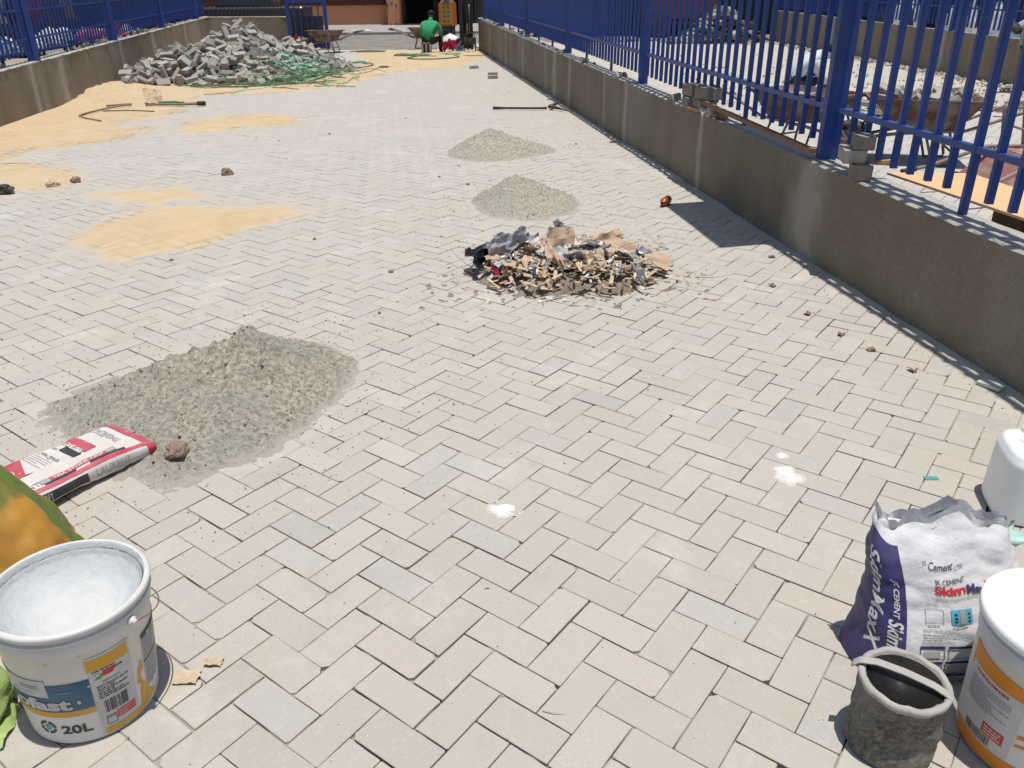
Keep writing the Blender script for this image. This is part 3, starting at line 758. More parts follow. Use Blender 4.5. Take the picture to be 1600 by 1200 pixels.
def put_bars(fn, u0, u1, v0, v1, mi, name, parent, lift=.0012, seed=0):
    rr = random.Random(seed); q = MB(); u = u0
    while u < u1 - .001:
        w_ = rr.choice([.0008, .0012, .0022])
        q.add([fn(u, v0, lift), fn(u + w_, v0, lift), fn(u + w_, v1, lift), fn(u, v1, lift)], [(0, 1, 2, 3)]); u += w_ + rr.choice([.0009, .0014, .002])
    q.build(name, mi, parent)
def put_frame(fn, u0, u1, v0, v1, t, mi, name, parent, lift=.0012):
    q = MB()
    for (a, b, c, d) in ((u0, u1, v0, v0 + t), (u0, u1, v1 - t, v1), (u0, u0 + t, v0, v1), (u1 - t, u1, v0, v1)):
        q.grid(lambda s, w_: fn(a + (b - a) * s, c + (d - c) * w_, lift), 6, 1)
    q.build(name, mi, parent)

# ------------------------------------------------------------------ white paint pails
def pail(label, loc, rb, rt, h, lidded, facing, tilt=(0, 0, 0), group=None):
    root = thing('paint_pail', label, 'pail', loc, rot=tilt, group=group)
    def rad(z): return rb + (rt - rb) * z / h
    q = MB(); zc = h - .062
    prof = [(0, .004), (rb - .012, .003), (rb - .004, 0), (rb, .006), (rad(.02), .02), (rad(zc - .004), zc - .004), (rad(zc) + .004, zc - .002), (rt + .001, zc + .002), (rt + .002, h - .034),
            (rt + .001, h - .032), (rt + .006, h - .030), (rt + .006, h - .026), (rt + .001, h - .024), (rt + .001, h - .016), (rt + .007, h - .014), (rt + .008, h - .004), (rt + .004, h), (rt - .004, h)]
    q.lathe(prof, 72)
    q.f.pop(); q.m.pop()
    q.build('pail_body', M['white'], root, smooth=True)
    if not lidded:
        q = MB(); n2 = 72
        pr_ = [(rt - .004, h), (rt - .007, h - .004), (rad(h - .05) - .007, h - .05), (rad(h * .75) - .006, h * .75), (rad(h * .4) - .006, h * .4), (rad(h * .2) - .006, h * .2)]
        q.lathe(list(reversed(pr_)), n2, fn=lambda p, a, z: p + Vector((p.x, p.y, 0)).normalized() * (.002 * mnoise.noise(p * 30))); q.f.pop(); q.m.pop(); q.f.pop(); q.m.pop()
        fl = MB(); rf = rt - .009
        def dish(u, v):
            rr_ = rf * v * (1 if v < .97 else .985); aa = u * 2 * PI; p = Vector((rr_ * math.cos(aa), rr_ * math.sin(aa), 0))
            return Vector((p.x, p.y, h - .016 - .085 * (1 - v ** 3.2) + (.006 * mnoise.noise(p * 14) + .0035 * mnoise.noise(p * 42) + .002 * abs(mnoise.noise(p * 90))) * (1 - v ** 4)))
        fl.grid(dish, 96, 48, wrap=True); fl.build('added_bright_dish', M['paintres'], root, smooth=True)  # shallow dish added so the sun brightens the pail's inside evenly
        q.build('pail_inside', M['paintres'], root, smooth=True)
        # dried paint ridges
        q = MB()
        for i in range(6):
            a = R_(0, 2 * PI); z = R_(h - .02, h - .012); L_ = R_(.004, .05); pts = []
            for k in range(5): 
                aa = a + (k / 4) * L_ / rt; pts.append(((rad(z) - .007) * math.cos(aa), (rad(z) - .007) * math.sin(aa), z + R_(-.004, .004)))
            q.tube(pts, [R_(.0003, .0013) for _ in pts], 5)
        q.build('dried_paint_streaks', M['paintres'], root, smooth=True)['kind'] = 'stuff'
    else:
        q = MB(); q.lathe([(0, h - .006), (rt - .022, h - .006), (rt - .018, h - .002), (rt - .014, h + .008), (rt + .004, h + .010), (rt + .011, h + .006), (rt + .012, h - .010), (rt + .010, h - .012)], 72)
        q.build('lid', M['whiteclean'], root, smooth=True)
    for sgn in (0, PI):
        a = facing + .62 + sgn; ex = MB(); zz = h - .05
        ex.lathe([(0, 0), (.011, 0), (.011, .006), (.006, .008), (.006, .014), (0, .014)], 14)
        e = ex.build('handle_lug', M['white'], root, smooth=True)
        e.location = ((rt + .001) * math.cos(a), (rt + .001) * math.sin(a), zz)
        e.rotation_euler = Vector((math.cos(a), math.sin(a), 0)).to_track_quat('Z', 'Y').to_euler()
    a = facing + .62; q = MB(); pts = []
    for i in range(25):
        t = i / 24 * PI; s_ = math.cos(t); k = math.sin(t)
        ax = Vector((math.cos(a), math.sin(a), 0)); tn = Vector((-math.sin(a), math.cos(a), 0))
        pts.append(ax * (rt + .012) * s_ + tn * (rt + .013) * k + Vector((0, 0, h - .05 - .075 * k)))
    q.tube(pts, .0017, 6); q.build('wire_handle', M['steel'], root, smooth=True)
    def fn(s, z, lift=.001):
        r_ = rad(z) + lift; a_ = facing + s / ((rb + rt) / 2); return (r_ * math.cos(a_), r_ * math.sin(a_), z)
    return root, fn
fac = math.atan2(-1.42, 1.02)
pl, fn = pail('open white twenty litre paint pail with blue and yellow print, at the left edge', (-1.022, 1.418, 0), .141, .164, .345, False, fac, (0, .045, 0))
B_ = 0.0
put_patch(fn, -.36, -.012, .112, .198, M['pblue'], 'printed_panel', pl, nu=24)
put_patch(fn, -.36, -.012, .094, .1115, M['pyellow'], 'printed_band', pl, nu=24)
put_patch(fn, -.30, -.098, .160, .212, M['labelwhite'], 'printed_panel', pl, lift=.0013, nu=14)
put_text(fn, 'coat', -.16, .184, .018, M['pgrey'], 'lettering', pl, bold=.0006, shear=.25, lift=.0018)
put_text(fn, 'PRODUCTS', -.185, .168, .0075, M['pgrey'], 'lettering', pl, lift=.0018)
put_text(fn, 'ofast', -.192, .120, .034, M['labelwhite'], 'lettering', pl, bold=.0022, lift=.0020, width=.136)
put_lines(fn, -.086, -.05, .170, .176, 1, M['pteal'], 'small_print', pl, lift=.0018, seed=9, th=.8)
put_text(fn, '20L', -.096, .040, .026, M['pblack'], 'lettering', pl, bold=.001, lift=.0012, width=.068)
# round emblem beside the volume
q = MB()
for (r0, r1, mi) in ((.014, .021, 0), (.0, .009, 1)):
    for i in range(24):
        a0, a1 = i / 24 * 2 * PI, (i + 1) / 24 * 2 * PI
        if r0 > 0 and i % 6 == 5: continue
        q.add([fn(-.128 + r0 * math.cos(a0), .058 + r0 * math.sin(a0)), fn(-.128 + r1 * math.cos(a0), .058 + r1 * math.sin(a0)), fn(-.128 + r1 * math.cos(a1), .058 + r1 * math.sin(a1)), fn(-.128 + r0 * math.cos(a1), .058 + r0 * math.sin(a1))], [(0, 1, 2, 3)], mi)
q.build('emblem', [M['pblack'], M['pteal']], pl)
put_patch(fn, -.010, .082, .012, .255, M['labelwhite'], 'label_sheet', pl, nu=10)
put_patch(fn, -.012, .076, .215, .248, M['pyellow'], 'printed_block', pl, lift=.0014)
put_lines(fn, -.004, .045, .208, .214, 1, M['pblack'], 'small_print', pl, lift=.002, seed=2)
put_patch(fn, -.002, .012, .186, .200, M['pgreen'], 'logo_patch', pl, lift=.0014, nu=3, sk=.006)
put_patch(fn, .012, .038, .190, .206, M['pred'], 'logo_patch', pl, lift=.0014, nu=3, sk=.006)
put_lines(fn, .040, .062, .196, .206, 1, M['pblack'], 'small_print', pl, lift=.002, seed=4)
put_text(fn, 'MADE IN KENYA', .012, .172, .006, M['pblack'], 'lettering', pl, lift=.0016, width=.040)
put_text(fn, 'BASCO PRODUCTS (K) LTD', .0, .160, .0065, M['pblack'], 'lettering', pl, bold=.0002, lift=.0016, width=.068)
put_lines(fn, .0, .066, .124, .158, 5, M['pblack'], 'small_print', pl, lift=.0016, seed=5)
put_bars(fn, .006, .060, .078, .116, M['pblack'], 'barcode', pl, lift=.0016, seed=3)
put_patch(fn, .028, .074, .046, .070, M['pred'], 'printed_block', pl, lift=.0014)
put_lines(fn, .031, .071, .049, .068, 4, M['labelwhite'], 'small_print', pl, lift=.0018, seed=8)
put_frame(fn, .004, .026, .038, .066, .0012, M['pblack'], 'printed_frame', pl, lift=.0016)
put_text(fn, 'NEMA', .006, .058, .0055, M['pblack'], 'lettering', pl, lift=.0016)
put_patch(fn, -.004, .10, .012, .030, M['pyellow'], 'printed_block', pl, lift=.0014)
put_patch(fn, 0, 0, 0, 0, M['pyellow'], 'printed_block', pl, quad=[(.088, .016), (.150, .030), (.128, .052), (.100, .115)])
put_patch(fn, 0, 0, 0, 0, M['pyellow'], 'printed_block', pl, quad=[(.088, .100), (.096, .100), (.112, .150), (.098, .145)])
put_patch(fn, 0, 0, 0, 0, M['pyellow'], 'printed_block', pl, quad=[(.098, .135), (.112, .128), (.112, .150), (.104, .165)])
put_patch(fn, .118, .30, .060, .225, M['labelwhite'], 'label_sheet', pl, nu=14)
put_patch(fn, .118, .30, .212, .225, M['pblack'], 'printed_band', pl, lift=.0014, nu=14)
put_lines(fn, .120, .20, .150, .21, 12, M['pgrey'], 'small_print', pl, lift=.0016, seed=12)
put_patch(fn, .118, .30, .140, .148, M['pblue'], 'printed_band', pl, lift=.0014, nu=14)
put_lines(fn, .120, .20, .066, .136, 13, M['pgrey'], 'small_print', pl, lift=.0016, seed=13)
# smears of mortar on the flank
q = MB()
for i in range(26):
    s0, z0 = R_(-.25, .25), R_(.02, .30); rr_ = R_(.002, .006)
    q.add([fn(s0 + rr_ * R_(.6, 1.3) * math.cos(k / 7 * 2 * PI), z0 + rr_ * R_(.6, 1.6) * math.sin(k / 7 * 2 * PI), .0022) for k in range(7)], [tuple(range(7))])
q.build('plaster_splashes', M['labelwhite'], pl)['kind'] = 'stuff'

fac2 = math.atan2(-1.255, -1.135)
p2, fn = pail('lidded white pail with orange print, at the right edge', (1.150, 1.262, 0), .140, .158, .345, True, fac2, (0, .02, 0))
put_patch(fn, -.16, .0, .205, .245, M['porange'], 'printed_block', p2, nu=12, quad=[(-.17, .196), (.0, .196), (.0, .245), (-.17, .262)])
put_patch(fn, -.16, -.02, .045, .215, M['labelwhite'], 'label_sheet', p2, lift=.0013, nu=10)
put_lines(fn, -.14, -.05, .200, .208, 1, M['pred'], 'small_print', p2, lift=.0018, seed=20, th=.8)
put_lines(fn, -.15, -.04, .125, .190, 9, M['pgrey'], 'small_print', p2, lift=.0018, seed=21)
put_patch(fn, -.085, -.035, .075, .105, M['pred'], 'printed_block', p2, lift=.0018)
put_lines(fn, -.08, -.04, .078, .102, 3, M['labelwhite'], 'small_print', p2, lift=.0022, seed=23)
put_bars(fn, -.13, -.06, .05, .072, M['pblack'], 'barcode', p2, lift=.0018, seed=6)
put_patch(fn, -.17, .06, .008, .042, M['porange'], 'printed_block', p2, nu=14)
put_patch(fn, 0, 0, 0, 0, M['porange'], 'printed_block', p2, quad=[(-.015, .118), (.035, .132), (.035, .148), (-.015, .128)])
put_patch(fn, 0, 0, 0, 0, M['porange'], 'printed_block', p2, quad=[(-.015, .095), (.035, .105), (.035, .115), (-.015, .102)])
put_patch(fn, .04, .20, .03, .215, M['labelwhite'], 'label_sheet', p2, lift=.0013, nu=12)
put_patch(fn, .04, .20, .205, .215, M['pblack'], 'printed_band', p2, lift=.0018, nu=12)
put_lines(fn, .045, .19, .135, .20, 8, M['pgrey'], 'small_print', p2, lift=.0018, seed=25)
put_patch(fn, .04, .20, .122, .130, M['pteal'], 'printed_band', p2, lift=.0018, nu=12)
put_lines(fn, .045, .19, .04, .118, 10, M['pgrey'], 'small_print', p2, lift=.0018, seed=26)

# ------------------------------------------------------------------ rubber mortar pail
root = thing('mortar_pail', 'crumpled dark rubber pail crusted with mortar, in front of the white bag', 'pail', (.838, 1.262, 0), rot=(.0, .02, 0)); root.scale = (.95, .95, .95)
def crush(p, a, z):
    k = math.sin(min(1, z / .19) * PI)
    if z > .1: p = Vector((p.x * (1 - .05 * (z - .1) / .09), p.y * (1 - .05 * (z - .1) / .09), p.z))
    d = 1.03 - .13 * k * max(0, math.cos(a + 1.9)) ** 3 - .05 * k * max(0, math.cos(a + 2.9)) ** 4 + .03 * k * math.cos(3 * a + z * 20)
    nz = .0025 * mnoise.noise(Vector((p.x * 40, p.y * 40, z * 40)))
    return Vector((p.x * d + nz, p.y * d - nz, p.z + nz))
q = MB(); prof = [(0, .003), (.085, 0), (.094, .006)] + [(.096 + .002 * math.sin(i), .01 + i * .0115) for i in range(16)] + [(.0965, .193)]
q.lathe(prof, 56, fn=crush); q.f.pop(); q.m.pop()
q.build('pail_body', [M['bin']], root, smooth=True); q = MB()
prof = [(.094, .193), (.088, .19), (.088, .12), (.084, .03), (.05, .022), (0, .02)]
q.lathe(list(reversed(prof)), 56, fn=crush); q.build('pail_inside', [M['bininside']], root, smooth=True)
q = MB(); q.lathe([(.094, .186), (.0985, .189), (.100, .197), (.097, .203), (.089, .204), (.083, .200), (.084, .190)], 56, fn=lambda p, a, z: p + Vector((.002 * mnoise.noise(p * 60), .002 * mnoise.noise(p * 60 + Vector((5, 0, 0))), .0035 * mnoise.noise(p * 45) + .0015 * math.sin(a * 9))))
q.build('rim', M['binrim'], root, smooth=True)
V = MB(); pts = [(-.100, .055, .196), (-.085, .052, .209), (-.05, .038, .216), (0, .006, .217), (.05, -.028, .212), (.080, -.055, .204), (.090, -.066, .186)]
def strap(u, v):
    i = min(5, int(u * 6)); t = u * 6 - i; a, b = Vector(pts[i]), Vector(pts[i + 1]); p = a.lerp(b, t); n_ = Vector((.5, .86, 0))
    return p + n_ * (v - .5) * .022 + Vector((0, 0, .0012 * math.sin(v * 22)))
V.grid(strap, 24, 8); thicken(V.build('handle_strap', M['binrim'], root, smooth=True), .004)

# ------------------------------------------------------------------ white skim bag
root = thing('plaster_bag', 'half full white and purple plaster bag standing behind the rubber pail', 'bag', (1.085, 1.54, 0))
BAGH = .365
def bagsurf(u, v, lift=0.0):
    """u around (0..1, 0 = left rear, front spans .2-.62), v up 0..1"""
    a = -PI + u * 2 * PI
    hw = .205 - .03 * v + .008 * math.sin(v * 5); hd = .115 * (1 - v ** 1.7) + .012
    ca, sa = math.cos(a), math.sin(a)
    ex = .62
    x = hw * math.copysign(abs(ca) ** ex, ca); y = hd * math.copysign(abs(sa) ** ex, sa)
    if v < .25: x -= .03 * (1 - v / .25) * max(0, -ca) ** 1.5; kk = (1 - (1 - v / .25) ** 3 * .16); y *= kk; x = x * (kk if ca > 0 else 1)
    z = BAGH * v
    z += v ** 3 * (.022 * math.sin(x * 26 + 1.0) + .012 * math.sin(x * 61)) + v ** 2 * .02 * max(0, -x / .17)
    nz = mnoise.noise(Vector((x * 8, y * 8, z * 8))) * .014 + mnoise.noise(Vector((x * 20 + 4, y * 20, z * 46))) * .0035 + abs(mnoise.noise(Vector((x * 12, y * 12 + 3, z * 20 + 5)))) * .012 * v
    nv = Vector((ca, sa, .1)).normalized()
    y += .06 * v ** 1.5; x += -.035 * v + .01 * math.sin(v * 4)
    p = Vector((x, y, z)) + nv * (nz * (.35 + v) + lift)
    return p
q = MB(); q.grid(lambda u, v: bagsurf(u, v), 120, 56, wrap=True); q.build('bag_skin', M['bagpaper'], root, smooth=True)
# torn open lip
q = MB()
def lip(u, v):
    p = bagsurf(u, 1.0); return p + Vector((0, 0, v * (.018 + .02 * abs(mnoise.noise(Vector((u * 30, 1, 2))))))) + Vector((.02 * v * mnoise.noise(Vector((u * 18, 4, 2))), .02 * v * mnoise.noise(Vector((u * 22, 7, 2))), 0))
q.grid(lip, 120, 4, wrap=True); q.build('torn_lip', M['bagpaper'], root, smooth=True)
q = MB(); q.grid(lambda u, v: Vector((bagsurf(u, .97).x * (1 - v) + -.03 * v, bagsurf(u, .97).y * (1 - v) + .05 * v, bagsurf(u, .97).z - .005 - .05 * v * (1 - v))), 60, 6, wrap=True)
q.build('folded_top', M['bagpaper'], root, smooth=True)
# surface parameter map for the print: s metres across the front from its left edge, t metres up
_us = np.linspace(0, .56, 400); _arc = [0.0]
for _i in range(1, 400):
    _p = []
    for _u in (_us[_i - 1], _us[_i]):
        _a = -PI + _u * 2 * PI; _ca, _sa = math.cos(_a), math.sin(_a)
        _p.append((.185 * math.copysign(abs(_ca) ** .62, _ca), .09 * math.copysign(abs(_sa) ** .62, _sa)))
    _arc.append(_arc[-1] + math.hypot(_p[1][0] - _p[0][0], _p[1][1] - _p[0][1]))
def bf(s, t, lift=.001):
    q_ = s + .100; u_ = float(np.interp(abs(q_), _arc, _us)); return bagsurf(u_ if q_ >= 0 else -u_, t / BAGH, lift + .0012)
put_patch(bf, -.150, .012, .0, .330, M['pnavy'], 'printed_gusset', root, nu=20, nv=44, lift=.0008)
q = MB(); 
rotn = -PI / 2
put_text(lambda s, t, l: bf(-.072 + s, t, l), 'SkimMaxX', -.0, .295, .034, M['labelwhite'], 'lettering', root, bold=.0012, shear=.15, rot=-PI / 2, lift=.002, width=.23)
put_text(lambda s, t, l: bf(s, t, l), 'JK CEMENT', -.016, .245, .013, M['labelwhite'], 'lettering', root, bold=.0003, rot=-PI / 2, lift=.002, width=.085)
put_text(lambda s, t, l: bf(s, t, l), 'SkimMaxX', -.024, .155, .030, M['labelwhite'], 'lettering', root, bold=.0012, shear=.15, rot=-PI / 2, lift=.002, width=.145)
tl = .058
put_text(bf, 'J.K.', tl + .0, .285, .009, M['pblack'], 'lettering', root, width=.012)
put_text(bf, 'Cement', tl + .013, .276, .017, M['pblack'], 'lettering', root, shear=.5, width=.058)
put_text(bf, 'LTD.', tl + .074, .272, .008, M['pblack'], 'lettering', root, width=.02)
put_text(bf, 'JK CEMENT', tl + .022, .248, .0105, M['pblack'], 'lettering', root, width=.068)
put_text(bf, 'Skim', tl + .020, .226, .0175, M['pred'], 'lettering', root, bold=.0010, width=.068)
put_text(bf, 'Max', tl + .092, .224, .0175, M['pnavy'], 'lettering', root, bold=.0010, width=.050)
put_text(bf, 'X', tl + .144, .226, .024, M['pred'], 'lettering', root, bold=.0012, width=.022)
put_text(bf, 'White Cement Based Putty', tl + .020, .213, .007, M['pgrey'], 'lettering', root, width=.125)
put_text(bf, 'FEATURES', tl - .002, .198, .006, M['pgrey'], 'lettering', root, width=.026)
put_frame(bf, tl - .006, tl + .034, .160, .193, .0012, M['pgrey'], 'printed_frame', root)
put_patch(bf, tl + .050, tl + .096, .160, .193, M['pteal'], 'printed_panel', root, nu=6)
for du in (.056, .084):
    for dv in (.166, .174, .182):
        put_patch(bf, tl + du, tl + du + .007, dv, dv + .004, M['pblack'], 'printed_mark', root, lift=.002, nu=1, nv=1)
put_patch(bf, tl + .068, tl + .079, .162, .191, M['pgrey'], 'printed_mark', root, lift=.002, nu=2, nv=2)
put_lines(bf, tl - .002, tl + .03, .152, .157, 1, M['pgrey'], 'small_print', root, seed=31)
put_lines(bf, tl + .052, tl + .09, .152, .157, 1, M['pgrey'], 'small_print', root, seed=32)
put_text(bf, 'ABOUT THE PRODUCT', tl - .012, .142, .006, M['pgrey'], 'lettering', root, width=.062)
put_lines(bf, tl - .012, tl + .12, .126, .139, 3, M['pgrey'], 'small_print', root, seed=33, th=.35)
put_text(bf, 'PRODUCT APPLICATION', tl - .014, .116, .0065, M['pgrey'], 'lettering', root, width=.070)
for (a, b, c, d, mm) in ((-.018, .034, .078, .110, 'pgrey'), (.042, .098, .078, .110, 'pteal'), (-.026, .030, .040, .072, 'pblack'), (.036, .094, .040, .072, 'pgrey'), (.10, .15, .040, .075, 'pgrey'), (.030, .085, .010, .036, 'pgrey')):
    put_frame(bf, tl + a, tl + b, c, d, .0014, M['pblack'], 'printed_frame', root)
    put_patch(bf, tl + a, tl + b, d - .006, d, M['pnavy'], 'printed_band', root, lift=.0014, nu=5, nv=1)
    if mm != 'pteal': put_patch(bf, tl + a + .008, tl + b - .010, c + .005, d - .012, M[mm], 'printed_panel', root, lift=.0012, nu=5, nv=2)

# translucent jug behind it
root = thing('plastic_jug', 'translucent white plastic jug standing behind the plaster bag', 'jug', (1.650, 2.16, 0), -.25)
def jug(u, v):
    a = u * 2 * PI; ca, sa = math.cos(a), math.sin(a); z = v
    prof = [(0, .0), (.02, .0), (.06, .012), (.74, .205), (.84, .232), (.93, .247), (1.0, .250)]
    rr_ = [.0, .92, 1.0, .97, .86, .6, .25]
    for i in range(6):
        if v <= prof[i + 1][0]: break
    t = (v - prof[i][0]) / (prof[i + 1][0] - prof[i][0]); zz = prof[i][1] * (1 - t) + prof[i + 1][1] * t; k = rr_[i] * (1 - t) + rr_[i + 1] * t
    x = .098 * k * math.copysign(abs(ca) ** .6, ca); y = .125 * k * math.copysign(abs(sa) ** .6, sa)
    if v > .74: 
        d = math.exp(-(((x + .0) / .035) ** 2 + ((y) / .05) ** 2)); zz -= .028 * d
    return Vector((x, y, zz))
q = MB(); q.grid(jug, 64, 44, wrap=True); q.build('jug_body', M['jug'], root, smooth=True)
q = MB(); q.tube([(-.060, .0, .215), (-.045, 0, .245), (0, 0, .256), (.05, 0, .250), (.07, 0, .22)], .012, 10); q.build('handle', M['jug'], root, smooth=True)
q = MB(); q.lathe([(.026, .0), (.026, .03), (0, .03)], 24, (0, .07, .235)); q.build('cap', M['whiteclean'], root, smooth=True)
# small crumpled green film beside it
q = MB(); 
def crumple(w_, l_, amp, seed, n_=12):
    q = MB(); sd_ = seed * 7.7
    q.grid(lambda u, v: Vector(((u - .5) * w_ * (1 + .2 * mnoise.noise(Vector((v * 3, sd_, 0)))), (v - .5) * l_ * (1 + .2 * mnoise.noise(Vector((u * 3, sd_ + 5, 0)))),
        amp * (mnoise.noise(Vector((u * 3, v * 3, sd_))) + .6 * abs(mnoise.noise(Vector((u * 7, v * 7, sd_ + 2))))))), n_, n_)
    return q
M['greenfilm'] = mat('pale_green_film', (.42, .58, .52), .5, (.36, .56, .48), 10, spec=.6)
o = crumple(.13, .11, .035, 3).build('film_scrap', M['greenfilm'], None, (1.40, 1.86, .12), smooth=True)
for k_ in range(1): tag(thicken(o, .001), 'pale green film scrap crumpled between the jug and the plaster bag', 'plastic scrap')

# ------------------------------------------------------------------ red and white tile adhesive bag lying down
a_ = Vector((-1.765, 2.13, 0)); e1 = Vector((.30, .44, 0)).normalized(); e2 = Vector((e1.y, -e1.x, 0))  # e1 along the bag, e2 towards the camera side
root = thing('adhesive_bag', 'flattened red and white bag lying at the near edge of the big grey heap', 'bag', (a_.x, a_.y, 0), math.atan2(e1.y, e1.x))
BL, BW, BH = .60, .28, .085
def lb(u, v, lift=0.0):
    """u along 0..1, v around 0..1 (0..~.5 top face from far to near edge, then side and underside)"""
    a = PI - v * 2 * PI
    ca, sa = math.cos(a), math.sin(a)
    endk = min(1, (u + .02) / .09) ** .5 * min(1, (1.02 - u) / .10) ** .5
    hw = BW / 2 * (.90 + .10 * endk) * (1 + .05 * math.sin(u * 7)); hh_ = BH / 2 * endk * (1 + .12 * math.sin(u * 9 + 1)) * (1.05 - .25 * u)
    y = -hw * math.copysign(abs(-ca) ** .45, -ca) * 1.0; z = hh_ * math.copysign(abs(sa) ** .6, sa)
    y = hw * math.copysign(abs(ca) ** .45, ca) * -1
    x = u * BL
    nz = .007 * mnoise.noise(Vector((x * 12, y * 12, 3))) + .003 * mnoise.noise(Vector((x * 40, y * 30, 8)))
    p = Vector((x, -y, z + BH / 2 * (1.05 - .25 * u) * .98))
    n_ = Vector((0, ca, sa)); 
    return p + n_ * (nz + lift) + Vector((0, 0, .006))
# v=0 -> ca=-1 ; orient so that v=.25 is the crown of the top
q = MB(); q.grid(lambda u, v: lb(u, v), 60, 48); q.build('bag_skin', M['redbag'], root, smooth=True)
# local frame: +x along the bag, -y towards the camera/right; top map: s along, t from far side (0) to near side (BW)
def bt(s, t, lift=.001):
    # t in metres from the far edge across the top; beyond BW it wraps down the near side
    if t <= BW: 
        yy = BW / 2 - t; c_ = max(-1, min(1, (abs(yy) / (BW / 2)))) ** (1 / .45); ca = math.copysign(min(1, c_), yy); a = math.acos(max(-1, min(1, ca)))
    else:
        a = PI + (t - BW) / .06 * .9
    v = (PI - a) / (2 * PI)
    return lb(s / BL, v % 1.0, lift + .0015)
def btc(s, t, lift=.001):
    """clean analytic version facing the camera side"""
    yy = BW / 2 - t * 1.0
    a = math.acos(max(-1, min(1, math.copysign((min(1, abs(yy) / (BW / 2))) ** 2.2, yy)))) if t <= BW else PI + (t - BW) * 14
    ca, sa = math.cos(a), math.sin(a); u = s / BL
    endk = min(1, (u + .02) / .09) ** .5 * min(1, (1.02 - u) / .10) ** .5
    hw = BW / 2 * (.90 + .10 * endk) * (1 + .05 * math.sin(u * 7)); hh_ = BH / 2 * endk * (1 + .12 * math.sin(u * 9 + 1)) * (1.05 - .25 * u)
    yl = hw * math.copysign(abs(ca) ** .45, ca); z = hh_ * math.copysign(abs(sa) ** .6, sa)
    nz = .007 * mnoise.noise(Vector((s * 12, -yl * 12, 3))) + .003 * mnoise.noise(Vector((s * 40, -yl * 30, 8)))
    return Vector((s, yl, z + BH / 2 * (1.05 - .25 * u) * .98)) + Vector((0, ca, sa)) * (nz + lift + .001) + Vector((0, 0, .006))
R90 = lambda f: f
def bs(s, w, lift=.001):
    a = math.radians(146 + 66 * w); ca, sa = math.cos(a), math.sin(a); u = s / BL
    endk = min(1, (u + .02) / .09) ** .5 * min(1, (1.02 - u) / .10) ** .5
    hw = BW / 2 * (.90 + .10 * endk) * (1 + .05 * math.sin(u * 7)); hh_ = BH / 2 * endk * (1 + .12 * math.sin(u * 9 + 1)) * (1.05 - .25 * u)
    yl = hw * math.copysign(abs(ca) ** .45, ca); z = hh_ * math.copysign(abs(sa) ** .6, sa)
    nz = .007 * mnoise.noise(Vector((s * 12, -yl * 12, 3))) + .003 * mnoise.noise(Vector((s * 40, -yl * 30, 8)))
    return Vector((s, yl, z + BH / 2 * (1.05 - .25 * u) * .98)) + Vector((0, ca, sa)) * (nz + lift + .001) + Vector((0, 0, .006))
put_patch(btc, .0, .60, BW - .026, BW - .010, M['pcrimson'], 'printed_band', root, nu=40, nv=4)
put_patch(btc, .50, .60, .02, BW + .05, M['pcrimson'], 'printed_panel', root, nu=8, nv=16, lift=.0009, quad=[(.545, .015), (.60, .015), (.60, .249), (.565, .249)])
put_patch(bs, .565, .60, 0, 1, M['pcrimson'], 'printed_panel', root, nu=6, nv=8)
put_patch(btc, 0, 0, 0, 0, M['pcrimson'], 'printed_panel', root, nu=16, nv=10, quad=[(.02, .02), (.25, .01), (.20, .15), (.02, .14)])
put_patch(btc, 0, 0, 0, 0, M['pcrimson'], 'printed_panel', root, nu=16, nv=10, quad=[(.02, .14), (.23, .145), (.10, .178), (.02, .21)], lift=.0011)
put_patch(btc, 0, 0, 0, 0, M['redbag'], 'printed_panel', root, nu=10, nv=6, quad=[(.04, .06), (.11, .055), (.125, .13), (.05, .13)], lift=.0018)
q = MB()
for i in range(20):
    a0, a1 = i / 20 * 2 * PI, (i + 1) / 20 * 2 * PI; cx_, cy_ = .155, .105
    for (r0, r1) in ((.026, .029), (.018, .021)):
        q.add([btc(cx_ + r0 * math.cos(a0), cy_ + r0 * math.sin(a0), .002), btc(cx_ + r1 * math.cos(a0), cy_ + r1 * math.sin(a0), .002), btc(cx_ + r1 * math.cos(a1), cy_ + r1 * math.sin(a1), .002), btc(cx_ + r0 * math.cos(a1), cy_ + r0 * math.sin(a1), .002)], [(0, 1, 2, 3)])
q.build('round_stamp', M['redbag'], root)
# lettering running across the bag (read from the camera side) and along its near edge
T1 = lambda s, t, l: btc(s, BW - t, l)     # s along, t up towards the far edge
put_text(T1, '25kg', .138, .136, .014, M['labelwhite'], 'lettering', root, width=.036, lift=.002)
T2 = lambda s, t, l: btc(.60 - t, s, l)    # reads across the bag
put_text(T2, 'LAURENT', .035, .075, .026, M['pgrey'], 'lettering', root, width=.155, lift=.002)
put_lines(T2, .035, .145, .100, .107, 1, M['pgrey'], 'small_print', root, seed=39)
put_patch(btc, .395, .440, .02, .17, M['pcrimson'], 'printed_panel', root, nu=4, nv=12, lift=.0016)
put_text(T2, 'STONE GRIP', .028, .198, .019, M['labelwhite'], 'lettering', root, width=.13, lift=.0026, bold=.0008)
put_patch(btc, .355, .385, .07, .17, M['pblack'], 'printed_panel', root, nu=4, nv=10, lift=.0016)
put_text(T2, 'GREY', .03, .240, .012, M['pblack'], 'lettering', root, width=.035, lift=.002)
put_text(T2, 'Super Quality', .035, .285, .017, M['pblack'], 'lettering', root, width=.12, shear=.2, lift=.002)
for i in range(5): put_lines(T2, .03, .14, .305 + i * .010, .311 + i * .010, 1, M['pgrey'], 'small_print', root, seed=40 + i)
put_text(T1, 'LAURENT', .06, .034, .024, M['pgrey'], 'lettering', root, width=.14, lift=.002)
put_patch(btc, .235, .44, BW - .058, BW - .038, M['pcrimson'], 'printed_panel', root, nu=20, nv=3, lift=.0016)
